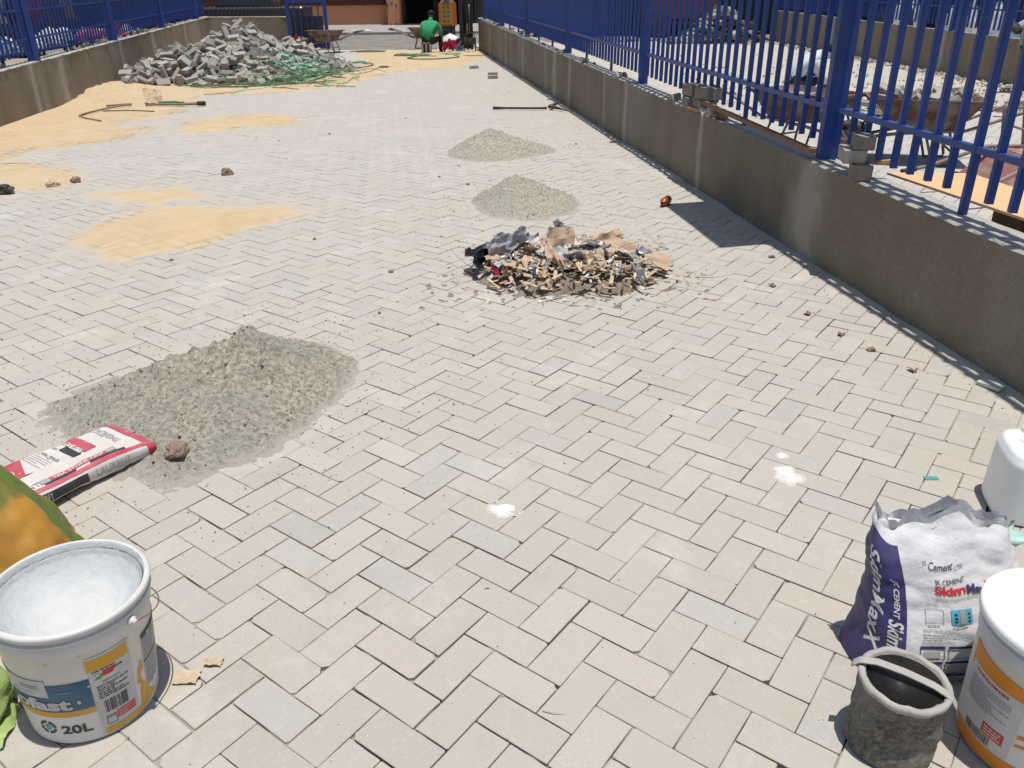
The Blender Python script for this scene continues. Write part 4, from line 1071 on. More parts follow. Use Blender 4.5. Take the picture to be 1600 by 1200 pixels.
put_text(T1, 'NSA STONE GRIP', .25, .041, .013, M['labelwhite'], 'lettering', root, width=.18, lift=.0026, bold=.0004)
put_patch(btc, .44, .475, BW - .062, BW - .040, M['pgrey'], 'printed_panel', root, nu=4, nv=3, lift=.0016)
put_patch(btc, .20, .234, BW - .058, BW - .036, M['pgrey'], 'printed_panel', root, nu=4, nv=3, lift=.0016)
put_patch(btc, .21, .32, BW - .036, BW - .029, M['pblack'], 'printed_band', root, nu=14, nv=2, lift=.0020)
put_patch(btc, .37, .50, BW - .036, BW - .029, M['pblack'], 'printed_band', root, nu=14, nv=2, lift=.0020)
T3 = lambda s, t, l: bs(s, .78 - t * 14, l)
put_patch(bs, .05, .34, .25, .70, M['pblack'], 'printed_band', root, nu=26, nv=4, lift=.0016)
put_text(T3, 'GREY', .17, .010, .022, M['labelwhite'], 'lettering', root, width=.04, lift=.0026)
put_text(T3, 'LAURENT', .37, .010, .024, M['pgrey'], 'lettering', root, width=.13, lift=.002)

# ------------------------------------------------------------------ woven sacks at the left edge
def blob(loc, rx, ry, h, seed, pw=1.6, lean=(0, 0)):
    q = MB()
    def f(u, v):
        a = u * 2 * PI; k = (1 - v ** pw) ** .75 if v < 1 else 0
        n1 = .16 * mnoise.noise(Vector((math.cos(a) * 1.4, math.sin(a) * 1.4, v * 2 + seed))) + .05 * mnoise.noise(Vector((math.cos(a) * 5, math.sin(a) * 5, v * 9 + seed)))
        n1 += .10 * abs(mnoise.noise(Vector((math.cos(a) * 2.6 + seed, math.sin(a) * 2.6, v * 4)))) - .05
        k = k * (1 + n1) + .02
        return Vector((rx * k * math.cos(a) + lean[0] * v, ry * k * math.sin(a) + lean[1] * v, h * v * (1 + .08 * mnoise.noise(Vector((a, v * 3, seed))))))
    q.grid(f, 72, 36, wrap=True); return q
root = thing('woven_sack', 'orange and green woven sack slumped at the left edge behind the open pail', 'sack', (-1.50, 1.90, 0))
blob(None, .185, .20, .385, 3.3, 1.25, (-.02, .02)).build('sack_skin', M['sackorange'], root, smooth=True)
q = MB(); q.tube([(-.04, .0, .30), (-.05, .02, .35), (-.08, .04, .375)], [.03, .012, .03], 10); q.build('tied_neck', M['sackorange'], root, smooth=True)
root = thing('woven_sack', 'lime green woven sack on the ground left of the open pail', 'sack', (-1.44, 1.36, 0))
blob(None, .235, .17, .22, 8.1, 2.4).build('sack_skin', M['sacklime'], root, smooth=True)
o = crumple(.10, .12, .03, 9).build('torn_hem', M['sacklime'], root, (.215, -.05, .012), smooth=True); o.rotation_euler = (.2, .15, .3)

# ------------------------------------------------------------------ grey stone dust heaps
def heap(name, label, poly, peak, h, st, seed, e=1.15, lump=.02, foot=.10):
    P = np.array(poly); c = np.array(peak[:2])
    ang = np.arctan2(P[:, 1] - c[1], P[:, 0] - c[0]); rad = np.hypot(P[:, 0] - c[0], P[:, 1] - c[1]); o_ = np.argsort(ang); ang, rad = ang[o_], rad[o_]
    xs = np.arange(P[:, 0].min() - .3, P[:, 0].max() + .3, st); ys = np.arange(P[:, 1].min() - .3, P[:, 1].max() + .3, st); X, Y = np.meshgrid(xs, ys)
    A = np.arctan2(Y - c[1], X - c[0]); Rr = np.hypot(X - c[0], Y - c[1])
    B = np.interp(A.ravel(), np.r_[ang - 2 * PI, ang, ang + 2 * PI], np.r_[rad, rad, rad]).reshape(A.shape)
    k = Rr / B + .16 * fbm(X, Y, 2.4, 4, seed) + .10 * fbm(X, Y, 12, 4, seed + 2)
    Z = h * np.clip(1 - k, 0, 1) ** e * (1 + foot * 0)
    Z = Z * (1 + .35 * fbm(X, Y, 5, 4, seed + 4)) + lump * np.clip(1.1 - k, 0, 1) * fbm(X, Y, 26, 4, seed + 6) + .006 * fbm(X, Y, 1 / st / 2.2, 2, seed + 9) * np.clip(1.6 - k, 0, 1)
    Z += np.clip(1.05 - k, 0, 1) ** .5 * .030 * fbm(X, Y, min(48, .42 / st), 3, seed + 12) * 1.2
    Z += .003 - .022 * np.clip(k - .96, 0, 1) * 2.0
    # thin speckled apron
    keep = Z > -.003
    o = grid_mesh(name, X, Y, Z, keep, M['grit'], None, attrs={'thin': np.clip((k - .87) / .15, 0, 1)})
    return tag(o, label, 'heap', kind='stuff'), (X, Y, Z)
h1, H1 = heap('stone_dust_heap', 'largest grey stone dust heap, beside the red and white bag',
    [(-1.95, 2.90), (-1.66, 2.64), (-1.37, 2.43), (-1.18, 2.36), (-1.04, 2.47), (-.88, 2.62), (-.79, 2.9), (-.72, 3.2), (-.76, 3.42), (-.93, 3.60), (-1.16, 3.66), (-1.40, 3.56), (-1.66, 3.30), (-1.88, 3.10)], (-1.14, 3.20), .235, .0085, 11, 1.12, .07)
h2, H2 = heap('stone_dust_heap', 'low grey stone dust heap behind the litter heap', [(-.27, 6.35), (-.19, 6.08), (.0, 5.92), (.18, 5.86), (.42, 6.05), (.55, 6.45), (.48, 6.75), (.26, 6.95), (.02, 7.0), (-.18, 6.75)], (.03, 6.68), .165, .014, 23, .9, .05)
h3, H3 = heap('stone_dust_heap', 'farthest grey stone dust heap, below the pickaxe', [(-.66, 8.6), (-.5, 8.35), (-.2, 8.2), (.12, 8.35), (.38, 8.55), (.48, 8.8), (.15, 9.1), (-.2, 9.2), (-.56, 9.0)], (-.22, 8.8), .215, .014, 31, .72, .05)
# grains scattered round the heaps and over the bricks
def pebble(q, c, r_, seed, mi=0):
    rr = random.Random(seed); V = []
    for d in ((1, 0, 0), (-1, 0, 0), (0, 1, 0), (0, -1, 0), (0, 0, 1), (0, 0, -1)):
        k = r_ * rr.uniform(.6, 1.25); V.append((c[0] + d[0] * k, c[1] + d[1] * k, c[2] + d[2] * k * .7))
    q.add(V, [(0, 2, 4), (2, 1, 4), (1, 3, 4), (3, 0, 4), (2, 0, 5), (1, 2, 5), (3, 1, 5), (0, 3, 5)], mi)
q = MB()
rg = random.Random(5)
for (cx_, cy_, sx_, sy_, n_) in ((-1.25, 3.05, .55, .55, 1500), (.15, 6.55, .5, .5, 600), (-.05, 8.9, .6, .5, 600)):
    for i in range(n_):
        x = rg.gauss(cx_, sx_); y = rg.gauss(cy_, sy_); pebble(q, (x, y, .002), rg.uniform(.001, .0035) * (1 + .12 * y), i)
tag(q.build('loose_grit', M['stone']), 'fine grey grit scattered round the stone dust heaps', 'grit', kind='stuff')
q = MB()
for (X, Y, Z), n_ in ((H1, 5200), (H2, 1500), (H3, 1300)):
    ny, nx = X.shape
    for i in range(n_):
        a, b = rg.randrange(ny), rg.randrange(nx)
        if Z[a, b] > .006:
            r_ = rg.uniform(.0015, .0045) if rg.random() < .985 else rg.uniform(.006, .010)
            pebble(q, (X[a, b], Y[a, b], Z[a, b] + r_ * .3), r_ * (1 + .06 * Y[a, b]), i, rg.choice([0, 1, 2]))  # the dark share also stands in for shaded pits between grains
tag(q.build('heap_grains', [M['stone'], M['grit'], M['rubber']]), 'coarse grains on the stone dust heaps, dark ones also painting in shaded pits', 'grit', kind='stuff')
q = MB()
for i in range(900):
    y = .9 + 12 * rg.random() ** 1.5; x = rg.uniform(-1.1 - .65 * y, min(wallR(y) - .03, .9 + .7 * y)); pebble(q, (x, y, .001), rg.uniform(.0012, .0035) * (1 + .1 * y), i, rg.choice([0, 1]))
for i in range(500):
    y = rg.uniform(2.5, 20); x = wallR(y) - abs(rg.gauss(0, .12)); pebble(q, (x, y, .003), rg.uniform(.002, .006), i, rg.choice([0, 1]))
tag(q.build('scattered_crumbs', [M['stone'], M['fillet']]), 'small stone and mortar crumbs strewn over the pavers', 'crumbs', kind='stuff')
def clod(label, loc, r_, seed, m_='stone2', cat='clod', group=None, flat=.7):
    q = MB(); 
    def f(u, v):
        a = u * 2 * PI; b = (v - .5) * PI; d = Vector((math.cos(a) * math.cos(b), math.sin(a) * math.cos(b), math.sin(b) * flat))
        return d * r_ * (1 + .5 * mnoise.noise(d * 1.6 + Vector((seed, 0, 0))) + .22 * mnoise.noise(d * 5 + Vector((seed, 3, 0))))
    q.grid(f, 20, 12, wrap=True); o = q.build('clod', M[m_], None, (loc[0], loc[1], loc[2] + r_ * flat * .6), smooth=False)
    return tag(o, label, cat, group)
clod('brown mortar clod at the foot of the largest grey heap beside the red bag', (-1.225, 2.50, .035), .040, 1)
clod('small dark clod on the left slope of the largest grey heap', (-1.50, 3.10, .105), .026, 2)
clod('pair of dark crumbs high on the largest grey heap, left of its top', (-1.36, 3.14, .155), .022, 4)
clod('clod on the crest of the largest grey heap', (-1.15, 3.22, .205), .034, 5, 'grit')
clod('dark clod on the pavers right of the far left sand patches', (-2.69, 7.72, .0), .055, 6)
clod('dark lump on the pavers at the left edge below the sand', (-4.40, 7.02, 0), .07, 7, 'rubber')
clod('pair of brown clods on the sand patch at the left edge', (-4.0, 7.45, .0), .045, 8)
clod('pale clod on the sand patch at the left edge', (-4.12, 7.28, .0), .055, 9, 'chip')
for i in range(22):
    y = rg.uniform(3.4, 12); x = rg.uniform(-.5 - .4 * y, min(.9, .1 * y))
    clod('small stone lying loose on the pavers', (x, y, 0), rg.uniform(.007, .016), 20 + i, rg.choice(['stone', 'stone2']), 'stone', 'small loose stones on the pavers')
# white cement spills, scraps
def splat(label, loc, r_, seed, ell=1.0):
    st = r_ / 14; xs = np.arange(-r_ * 2.2, r_ * 2.2, st); X, Y = np.meshgrid(xs, xs * ell)
    d = 1 - np.hypot(X / r_, Y / r_ / ell) + 1.6 * fbm(X / r_, Y / r_, 1.3, 5, seed)
    o = grid_mesh('cement_spill', X, Y, np.clip(d * .004, -.004, .0022), d > -.35, M['whitespill'], None, attrs={'thin': np.clip(.75 - d * 1.1, 0, 1)})
    o.location = (loc[0], loc[1], .0008); tag(o, label, 'spill')
def spillmat():
    m, n, b = newmat('white_cement_powder'); g = noi(n, 130, 5, .7)
    th = nd(n, 'Attribute'); th.attribute_name = 'thin'
    q = nd(n, 'Math', operation='MULTIPLY_ADD'); n.links.new(g, q.inputs[0]); q.inputs[1].default_value = 2.4; q.inputs[2].default_value = -1.2
    q2 = nd(n, 'Math', operation='ADD', use_clamp=True); n.links.new(q.outputs[0], q2.inputs[0]); n.links.new(th.outputs['Fac'], q2.inputs[1])
    n.links.new(mix(n, q2.outputs[0], (.68, .67, .65), (.47, .43, .365)), b.inputs['Base Color']); b.inputs['Roughness'].default_value = .95; return m
M['whitespill'] = spillmat()
splat('white cement spill in the middle of the near pavers', (-.03, 2.19, 0), .042, 1, .9)
splat('white cement spill on the pavers left of the teal scrap', (.965, 2.37, 0), .036, 5, 1.5)
splat('thin pale cement smear beyond the right white spill', (.985, 2.50, 0), .018, 9, 1.2)
M['tealscrap'] = mat('teal_film', (.10, .36, .33), .5)
q = MB(); q.box((0, 0, .0025), (.047, .022, .001)); tag(q.build('film_scrap', M['tealscrap'], None, (1.452, 2.335, 0), rot=(0, 0, -.05)), 'small teal plastic scrap on the pavers near the jug', 'plastic scrap')
o = crumple(.06, .045, .012, 14, 5).build('leaf', M['chip'], None, (-.82, 1.47, .006)); tag(thicken(o, .0008), 'dry curled leaf on the pavers right of the open pail', 'leaf')
o = crumple(.045, .03, .010, 15, 5).build('leaf', M['chip'], None, (-.77, 1.52, .006)); tag(thicken(o, .0008), 'smaller dry leaf just beyond the curled one by the open pail', 'leaf')
q = MB(); q.tube([(0, 0, .004), (.025, -.008, .005), (.052, -.011, .004)], [.0014, .0012, .0006], 6); tag(q.build('straw', M['chip'], None, (.063, 1.355, .001)), 'dry straw lying on the nearest pavers', 'straw')
q = MB(); q.tube([(0, 0, .003), (.008, .003, .004), (.014, .002, .003)], .002, 6); tag(q.build('husk', M['chip'], None, (-.085, 1.79, .001)), 'tiny curled husk on the near pavers', 'husk')
for i, (x, y) in enumerate(((1.69, 3.43), (1.62, 3.62), (1.50, 4.35), (1.66, 4.9), (1.55, 3.9), (1.78, 3.2))):
    o = crumple(.04, .03, .018, 40 + i, 5).build('leaf', M['stone2'], None, (x, y, .008), rot=(0, 0, i)); tag(thicken(o, .0008), 'dry leaf on the pavers beside the right wall foot', 'leaf', 'dry leaves beside the right wall foot')
q = MB(); q.box((0, 0, .009), (.10, .055, .014)); tag(bevel(q.build('tile_scrap', M['labelwhite'], None, (2.035, 3.03, .004), rot=(0, .03, 2.1)), .001), 'white tile scrap on the pavers at the right wall foot', 'tile')

# ------------------------------------------------------------------ litter heap
LC = (.36, 4.62)
q = MB(); rl = random.Random(11)
def litz(x, y):
    d = ((x - LC[0]) / .62) ** 2 + ((y - LC[1]) / .50) ** 2
    return max(0, .125 * (1 - d) ** .8 if d < 1 else 0)
xs = np.arange(-.5, 1.2, .012); ys = np.arange(4.0, 5.5, .012); X, Y = np.meshgrid(xs, ys)
D_ = ((X - LC[0]) / .52) ** 2 + ((Y - LC[1]) / .40) ** 2 + 1.6 * fbm(X, Y, 5, 5, 3)
Z = .09 * np.clip(1 - D_, -.1, 1) + .04 * fbm(X, Y, 22, 3, 5)
M['duff'] = mat('sweepings', (.40, .33, .25), .95, (.12, .095, .07), 45, .3, 1.0, .01, 150)
tag(grid_mesh('sweepings', X, Y, Z, Z > .0, M['duff']), 'dusty sweepings under the litter heap', 'sweepings', kind='stuff')
mm = ['chip', 'card', 'paper', 'paper', 'chip', 'wood', 'c_dark']
q = MB()
for i in range(1900):
    a = rl.uniform(0, 2 * PI); k = abs(rl.gauss(0, .52)); x = LC[0] + .62 * k * math.cos(a); y = LC[1] + .46 * k * math.sin(a)
    if k > 1.35: continue
    R = Matrix.Rotation(rl.uniform(0, PI), 3, 'Z') @ Matrix.Rotation(rl.gauss(0, .5), 3, 'X') @ Matrix.Rotation(rl.gauss(0, .4), 3, 'Y')
    q.box((x, y, litz(x, y) + rl.uniform(0, .03) * (k < 1) + .004), (rl.uniform(.012, .075) * (1 if k < 1 else .6), rl.uniform(.003, .022), .002), R, rl.choice([0, 0, 0, 1, 1, 2, 3, 3, 4, 5, 6]))
tag(q.build('litter_chips', [M[k] for k in mm]), 'wood splinters and paper bits of the litter heap', 'litter', kind='stuff')
def piece(name, label, cat, w_, l_, amp, m_, loc, rot, seed, th=.0015, group=None, n_=9):
    o = crumple(w_, l_, amp, seed, n_).build(name, M[m_], None, loc, rot=rot); return tag(thicken(o, th), label, cat, group)
piece('plastic_bag', 'crumpled black plastic bag on the left flank of the litter heap', 'plastic bag', .40, .22, .10, 'blackbag', (-.07, 4.70, .08), (.5, .2, .5), 2, n_=16)
piece('plastic_film', 'shiny grey film lying on the black plastic bag of the litter heap', 'plastic film', .36, .13, .09, 'greyfilm', (-.02, 4.72, .16), (.6, -.3, .6), 5, n_=14)
piece('plastic_film', 'grey film standing up at the top of the litter heap', 'plastic film', .10, .15, .10, 'greyfilm', (.30, 4.90, .17), (1.1, .2, .5), 8, n_=12)
piece('wrapper', 'crumpled red wrapper at the left front of the litter heap', 'wrapper', .11, .10, .05, 'c_red', (-.05, 4.46, .075), (.5, .3, .2), 9)
piece('cardboard', 'upright brown cardboard piece in the middle of the litter heap', 'cardboard', .17, .22, .02, 'card', (.30, 4.66, .17), (1.25, .1, .15), 12, .003)
piece('cardboard', 'large brown cardboard sheet on the right flank of the litter heap', 'cardboard', .40, .17, .03, 'card', (.76, 4.64, .12), (.3, .22, -.35), 13, .003)
piece('cardboard', 'folded brown cardboard behind the large sheet of the litter heap', 'cardboard', .20, .13, .05, 'card', (.60, 4.80, .15), (.7, -.2, .3), 14, .003)
piece('cardboard', 'small brown cardboard scrap at the left of the litter heap, by the black bag', 'cardboard', .08, .10, .03, 'card', (.05, 4.76, .13), (1.0, .3, .5), 15, .003)
piece('wrapper', 'small blue wrapper at the front of the litter heap', 'wrapper', .045, .03, .02, 'pblue', (.20, 4.44, .055), (.6, .2, .3), 16)
piece('wrapper', 'pale blue wrapper beside the small blue one in the litter heap', 'wrapper', .07, .05, .03, 'pteal', (.155, 4.45, .05), (.5, .1, .9), 17)
piece('wrapper', 'small green wrapper high on the right of the litter heap', 'wrapper', .04, .05, .03, 'greenplastic', (.555, 4.72, .13), (.8, .1, .4), 18)
def zone(x, y):
    h_ = 'left' if x < LC[0] - .17 else ('right' if x > LC[0] + .17 else 'middle'); d_ = 'front' if y < LC[1] - .10 else ('rear' if y > LC[1] + .10 else 'centre')
    return '%s %s' % (h_, d_)
for i in range(95):
    a = rl.uniform(0, 2 * PI); k = rl.uniform(0, .98) ** .6; x = LC[0] + .54 * k * math.cos(a); y = LC[1] + .38 * k * math.sin(a)
    m_, nm, cat, lab = rl.choice([('paper', 'paper_scrap', 'paper scrap', 'off white paper scrap'), ('paper', 'paper_scrap', 'paper scrap', 'off white paper scrap'), ('card', 'cardboard_scrap', 'cardboard scrap', 'torn brown cardboard scrap'), ('greyfilm', 'film_scrap', 'plastic scrap', 'torn grey film scrap'), ('card', 'cardboard_scrap', 'cardboard scrap', 'torn brown cardboard scrap')])
    big = rl.random() < .3
    piece(nm, '%s %s in the %s of the litter heap' % ('larger' if big else 'small', lab, zone(x, y)), cat, rl.uniform(.10, .17) if big else rl.uniform(.04, .08), rl.uniform(.06, .11) if big else rl.uniform(.02, .05), rl.uniform(.01, .035), m_, (x, y, litz(x, y) + rl.uniform(.02, .05)), (rl.gauss(.3, .45), rl.gauss(0, .4), rl.uniform(0, PI)), 50 + i, .0015, lab + 's of the litter heap', n_=6)
for i in range(60):
    a = rl.uniform(0, 2 * PI); k = rl.uniform(.2, 1.1); x = LC[0] + .56 * k * math.cos(a); y = LC[1] + .40 * k * math.sin(a); L_ = rl.uniform(.05, .16)
    q = MB(); R = Matrix.Rotation(rl.uniform(0, PI), 3, 'Z') @ Matrix.Rotation(rl.gauss(0, .35), 3, 'Y'); q.box((0, 0, 0), (L_, rl.uniform(.008, .03), .005), R)
    tag(q.build('wood_splinter', M['chip'], None, (x, y, litz(x, y) + .014)), '%s pale wood splinter at the %s of the litter heap' % ('long' if L_ > .1 else 'short', zone(x, y)), 'splinter', 'wood splinters in the litter heap')
for i in range(14):
    x = rl.uniform(-.35, 1.1); y = rl.uniform(4.35, 5.1); p = Vector((x, y, litz(x, y) + .01)); q = MB(); pts = [Vector((0, 0, 0))]; d = Vector((rl.uniform(-1, 1), rl.uniform(-1, 1), rl.uniform(.0, .35))).normalized()
    for k in range(5): pts.append(pts[-1] + d * .05); d = (d + Vector((rl.gauss(0, .25), rl.gauss(0, .25), rl.gauss(0, .15)))).normalized()
    zmin = min(q_.z for q_ in pts); 
    for q_ in pts: q_.z -= min(0, zmin)
    q.tube(pts, [.002, .0018, .0016, .0013, .001, .0006], 5); tag(q.build('twig', M['stone2'], None, p), 'thin dry twig poking out of the litter heap', 'twig', 'twigs in the litter heap')

# ------------------------------------------------------------------ loose paving blocks
def block_mesh(seed, sx=.198, sy=.098, sz=.06, m_='block'):
    rr = random.Random(seed); bm = bmesh.new(); bmesh.ops.create_cube(bm, size=1.0)
    for v in bm.verts: v.co = Vector((v.co.x * sx, v.co.y * sy, v.co.z * sz))
    bmesh.ops.bevel(bm, geom=[e for e in bm.edges], offset=.004, segments=1, affect='EDGES')
    for v in bm.verts: v.co += Vector((rr.gauss(0, .0012), rr.gauss(0, .0012), rr.gauss(0, .0008)))
    me = bpy.data.meshes.new('paving_block'); bm.to_mesh(me); bm.free(); me.materials.append(M[m_]); return me
BLK = [block_mesh(i) for i in range(5)]
def block(loc, rot, label, group=None, sc=1.0):
    o = link('paving_block', BLK[rng.randrange(5)], None, loc, rot); o.scale = (sc, sc, sc); return tag(o, label, 'paving block', group)
# heap: three overlapping cones
PK = [((-5.85, 18.9), 1.75, 1.02), ((-6.55, 17.2), 1.35, .62), ((-5.3, 17.6), 1.45, .66), ((-4.9, 19.4), 1.3, .62), ((-7.25, 16.5), .8, .22), ((-4.35, 18.7), 1.0, .22)]
def hz(x, y):
    return max(max(0, h_ * (1 - math.hypot(x - c_[0], (y - c_[1]) * .95) / r_)) for c_, r_, h_ in PK)
M['blockshadow'] = M['block']
q = MB(); rh = random.Random(21); fill = []
cand = []
for i in range(5200):
    x, y = rh.uniform(-8.2, -3.3), rh.uniform(15.4, 21)
    z = hz(x, y)
    if z <= .03 or x < wallL(y) + .15: continue
    cand.append((x, y, z))
n_single = 0
# thin out by minimum spacing
kept = []
for (x, y, z) in cand:
    if all((x - a) ** 2 + (y - b) ** 2 > .150 ** 2 for a, b, _ in kept): kept.append((x, y, z))
kept.sort(key=lambda t: (t[1] - 1.4 * t[2]))
for (x, y, z) in kept:
    rot = Matrix.Rotation(rh.uniform(0, PI), 3, 'Z') @ Matrix.Rotation(rh.gauss(0, .55), 3, 'X') @ Matrix.Rotation(rh.gauss(0, .55), 3, 'Y')
    if n_single < 215:
        block((x, y, z + rh.uniform(-.0, .05)), rot.to_euler(), 'paving block %s, %s, %s of the big loose heap' % ('lying nearly flat' if abs(rot[2][2]) > .8 else 'standing steeply tilted', 'left' if x < -6.6 else ('right' if x < -99 or x > -5.3 else 'middle'), 'at the foot' if z < .2 else ('near the crest' if z > .55 else 'on the slope')), 'paving blocks in the big loose heap', 1.22); n_single += 1
        # a second, deeper layer goes into the joined filling
    else: fill.append((x, y, z + rh.uniform(0, .05), rot))
    for dz in (.09, .2, .34):
        if z - dz > 0: fill.append((x + rh.uniform(-.05, .05), y + rh.uniform(-.05, .05), z - dz, Matrix.Rotation(rh.uniform(0, PI), 3, 'Z') @ Matrix.Rotation(rh.gauss(0, .5), 3, 'X')))
for (x, y, z, R) in fill: q.box((x, y, z), (.24, .12, .073), R)
tag(q.build('paving_block_pile', M['block']), 'inner and rear blocks of the big loose heap by the left wall', 'block heap', kind='stuff')
for (x, y, lab, a) in ((-2.84, 19.56, 'single paving block on the sand in the middle of the yard', .1), (-.77, 19.25, 'farther of the three loose blocks near the right wall', .2), (-.32, 17.55, 'paler of the two close blocks near the right wall', .1), (-.31, 16.85, 'nearest of the three loose blocks near the right wall', 0), (-7.05, 15.35, 'paving block lying on sand at the near left end of the block heap', .1)):
    block((x, y, .033), (0, 0, a), lab)
# green strapping
def strapline(p, d, n_, seg, rr, wd, q, mi, zf=None, curl=.35):
    pts = [Vector(p)]; d = Vector(d).normalized()
    for k in range(n_):
        d = (d + Vector((rr.gauss(0, curl), rr.gauss(0, curl), rr.gauss(0, curl * .5)))).normalized()
        nx_ = pts[-1] + d * seg
        lo = (zf(nx_.x, nx_.y) if zf else 0) + .01; nx_.z = min(max(nx_.z, lo), lo + .16); pts.append(nx_)
    q.tube(pts, wd, 4, mi)
q = MB(); rs_ = random.Random(8)
for i in range(85):
    x = rs_.gauss(-4.35, .45); y = rs_.gauss(17.2, .85); a = rs_.gauss(-.1, .5)
    strapline((x, y, hz(x, y) + .03), (math.cos(a), math.sin(a), 0), rs_.randint(4, 9), .15, rs_, rs_.uniform(.005, .009), q, rs_.choice([0, 0, 1]), hz, .28)
for i in range(22):
    x = rs_.gauss(-5.5, .6); y = rs_.gauss(15.9, .12); strapline((x, y, .02), (1, rs_.gauss(0, .2), 0), 7, .16, rs_, .006, q, rs_.choice([0, 1, 1]), None, .15)
for i in range(14):
    x = rs_.gauss(-5.9, .9); y = rs_.gauss(17.6, .6); strapline((x, y, hz(x, y) + .06), (rs_.gauss(0, 1), rs_.gauss(0, 1), .3), 5, .12, rs_, .007, q, rs_.choice([0, 1, 1]), hz, .4)
tag(q.build('strapping_tangle', [M['greenplastic'], M['darkgreen']]), 'tangle of green plastic strapping over the right side of the block heap', 'strapping', kind='stuff')
def hoop(label, pts, r_=.012, m_='darkgreen', name='plastic_strap'):
    q = MB(); P = [Vector(p) for p in pts]; dense = []
    for i in range(len(P) - 1):
        p0, p1, p2, p3 = P[max(0, i - 1)], P[i], P[i + 1], P[min(len(P) - 1, i + 2)]
        for k in range(6):
            t = k / 6; dense.append(.5 * ((2 * p1) + (-p0 + p2) * t + (2 * p0 - 5 * p1 + 4 * p2 - p3) * t * t + (-p0 + 3 * p1 - 3 * p2 + p3) * t ** 3))
    dense.append(P[-1]); c0 = P[0]; q.tube([p - c0 for p in dense], r_, 5); return tag(q.build(name, M[m_], None, c0, smooth=True), label, 'strap')
hoop('loop of dull green strap on the sand in front of the block heap', [(-4.4, 15.75, .03), (-5.2, 15.6, .03), (-5.35, 15.9, .05), (-4.7, 15.95, .03), (-3.7, 16.2, .03), (-3.55, 16.6, .03)])
hoop('long dull green strap trailing right of the block heap', [(-3.9, 18.6, .03), (-3.4, 19.0, .05), (-3.2, 20.3, .03), (-3.5, 20.8, .04), (-4.1, 20.6, .03), (-3.6, 19.9, .03)])
hoop('bright green strap end at the right tip of the block heap', [(-4.0, 20.2, .04), (-3.7, 20.5, .07), (-3.4, 20.7, .03), (-3.6, 21.0, .06), (-3.9, 20.9, .03)], .013, 'greenplastic')
hoop('dull green strap loop on the sand before the crouching man in green', [(-1.9, 22.9, .03), (-2.7, 23.1, .03), (-3.1, 23.4, .03), (-2.9, 23.8, .04), (-2.4, 23.2, .03), (-2.6, 22.2, .03), (-1.9, 21.9, .03), (-1.3, 22.5, .03), (-1.5, 23.3, .03)], .014)
hoop('bright green strap coil left of the cinder block', [(-2.95, 23.3, .04), (-2.5, 23.5, .05), (-2.1, 23.3, .04), (-2.5, 23.15, .04), (-2.9, 23.45, .04)], .016, 'greenplastic')
hoop('bright green strap scrap in front of the man in green', [(-1.9, 23.5, .04), (-1.5, 23.6, .05), (-1.3, 23.3, .04), (-1.7, 23.25, .04)], .018, 'greenplastic')
hoop('dull strap on the sand right of the man in green', [(-1.2, 23.0, .03), (-.8, 22.9, .03), (-.5, 23.4, .03)], .010)
hoop('dull strap beside the brown wheelbarrow', [(-4.6, 25.2, .03), (-4.2, 25.5, .03), (-3.6, 25.3, .03), (-3.9, 25.0, .03), (-4.4, 25.1, .03)], .014)
hoop('bright green strap standing against the left wall', [(-7.25, 17.1, .36), (-7.1, 17.3, .40), (-6.8, 17.5, .37), (-6.9, 17.1, .3), (-6.9, 17.0, .05)], .005, 'greenplastic')

# branches and tools
hoop('bare forked branch lying on the sand below the left wall', [(-6.2, 12.95, .03), (-5.85, 13.05, .04), (-6.0, 12.6, .04), (-6.1, 11.95, .03), (-5.95, 11.7, .02), (-5.55, 11.35, .02)], .014, 'stone2', 'branch')
hoop('thin twig with leaves beside the bare forked branch', [(-6.0, 12.4, .02), (-5.6, 12.35, .03), (-5.2, 12.3, .02)], .008, 'darkgreen', 'branch')
root = thing('rag_stick', 'rag wrapped stick lying beside a cardboard flap on the sand', 'stick', (-5.4, 12.95, 0))
q = MB(); q.tube([(-.15, -.1, .04), (.1, -.05, .05), (.35, -.02, .04), (.72, -.02, .05)], [.012, .018, .018, .024], 8); q.build('stick', M['stone2'], root, smooth=True)
q = MB(); q.tube([(0, .05, .06), (.25, .06, .07), (.4, .02, .06)], .018, 6); q.build('green_wrap', M['greenplastic'], root, smooth=True)
q = MB(); q.tube([(.62, -.02, .05), (.74, -.03, .05)], .034, 8); q.build('dark_tip', M['rubber'], root, smooth=True)
o = crumple(.26, .40, .06, 33).build('cardboard_flap', M['card'], None, (-5.62, 13.35, .12), rot=(.5, .1, .5)); tag(thicken(o, .004), 'tented cardboard flap on the sand behind the rag stick', 'cardboard')
root = thing('pickaxe', 'pickaxe lying flat on the pavers above the farthest grey heap', 'pickaxe', (.25, 12.1, 0))
q = MB(); q.tube([(-.48, .05, .03), (-.3, .04, .028), (.2, -.02, .028), (.30, -.03, .03)], [.022, .015, .015, .018], 8); q.build('handle', M['darkwood'], root, smooth=True)
q = MB(); q.tube([(.58, -.28, .02), (.45, -.12, .04), (.34, -.03, .05), (.42, .14, .06), (.56, .30, .10)], [.006, .02, .03, .022, .006], 8); q.build('head', M['rubber'], root, smooth=True)
root = thing('glass_bottle', 'broken amber bottle lying on the pavers by the right wall', 'bottle', (1.23, 6.30, .034), rot=(PI / 2 - .0, 0, -.5))
q = MB(); q.lathe([(.001, -.07), (.032, -.07), (.034, -.06), (.034, .03), (.022, .05), (.013, .06), (.013, .075), (.010, .075), (.010, .06), (.028, .03), (.030, -.06)], 20); q.build('bottle_body', M['amber'], root, smooth=True)

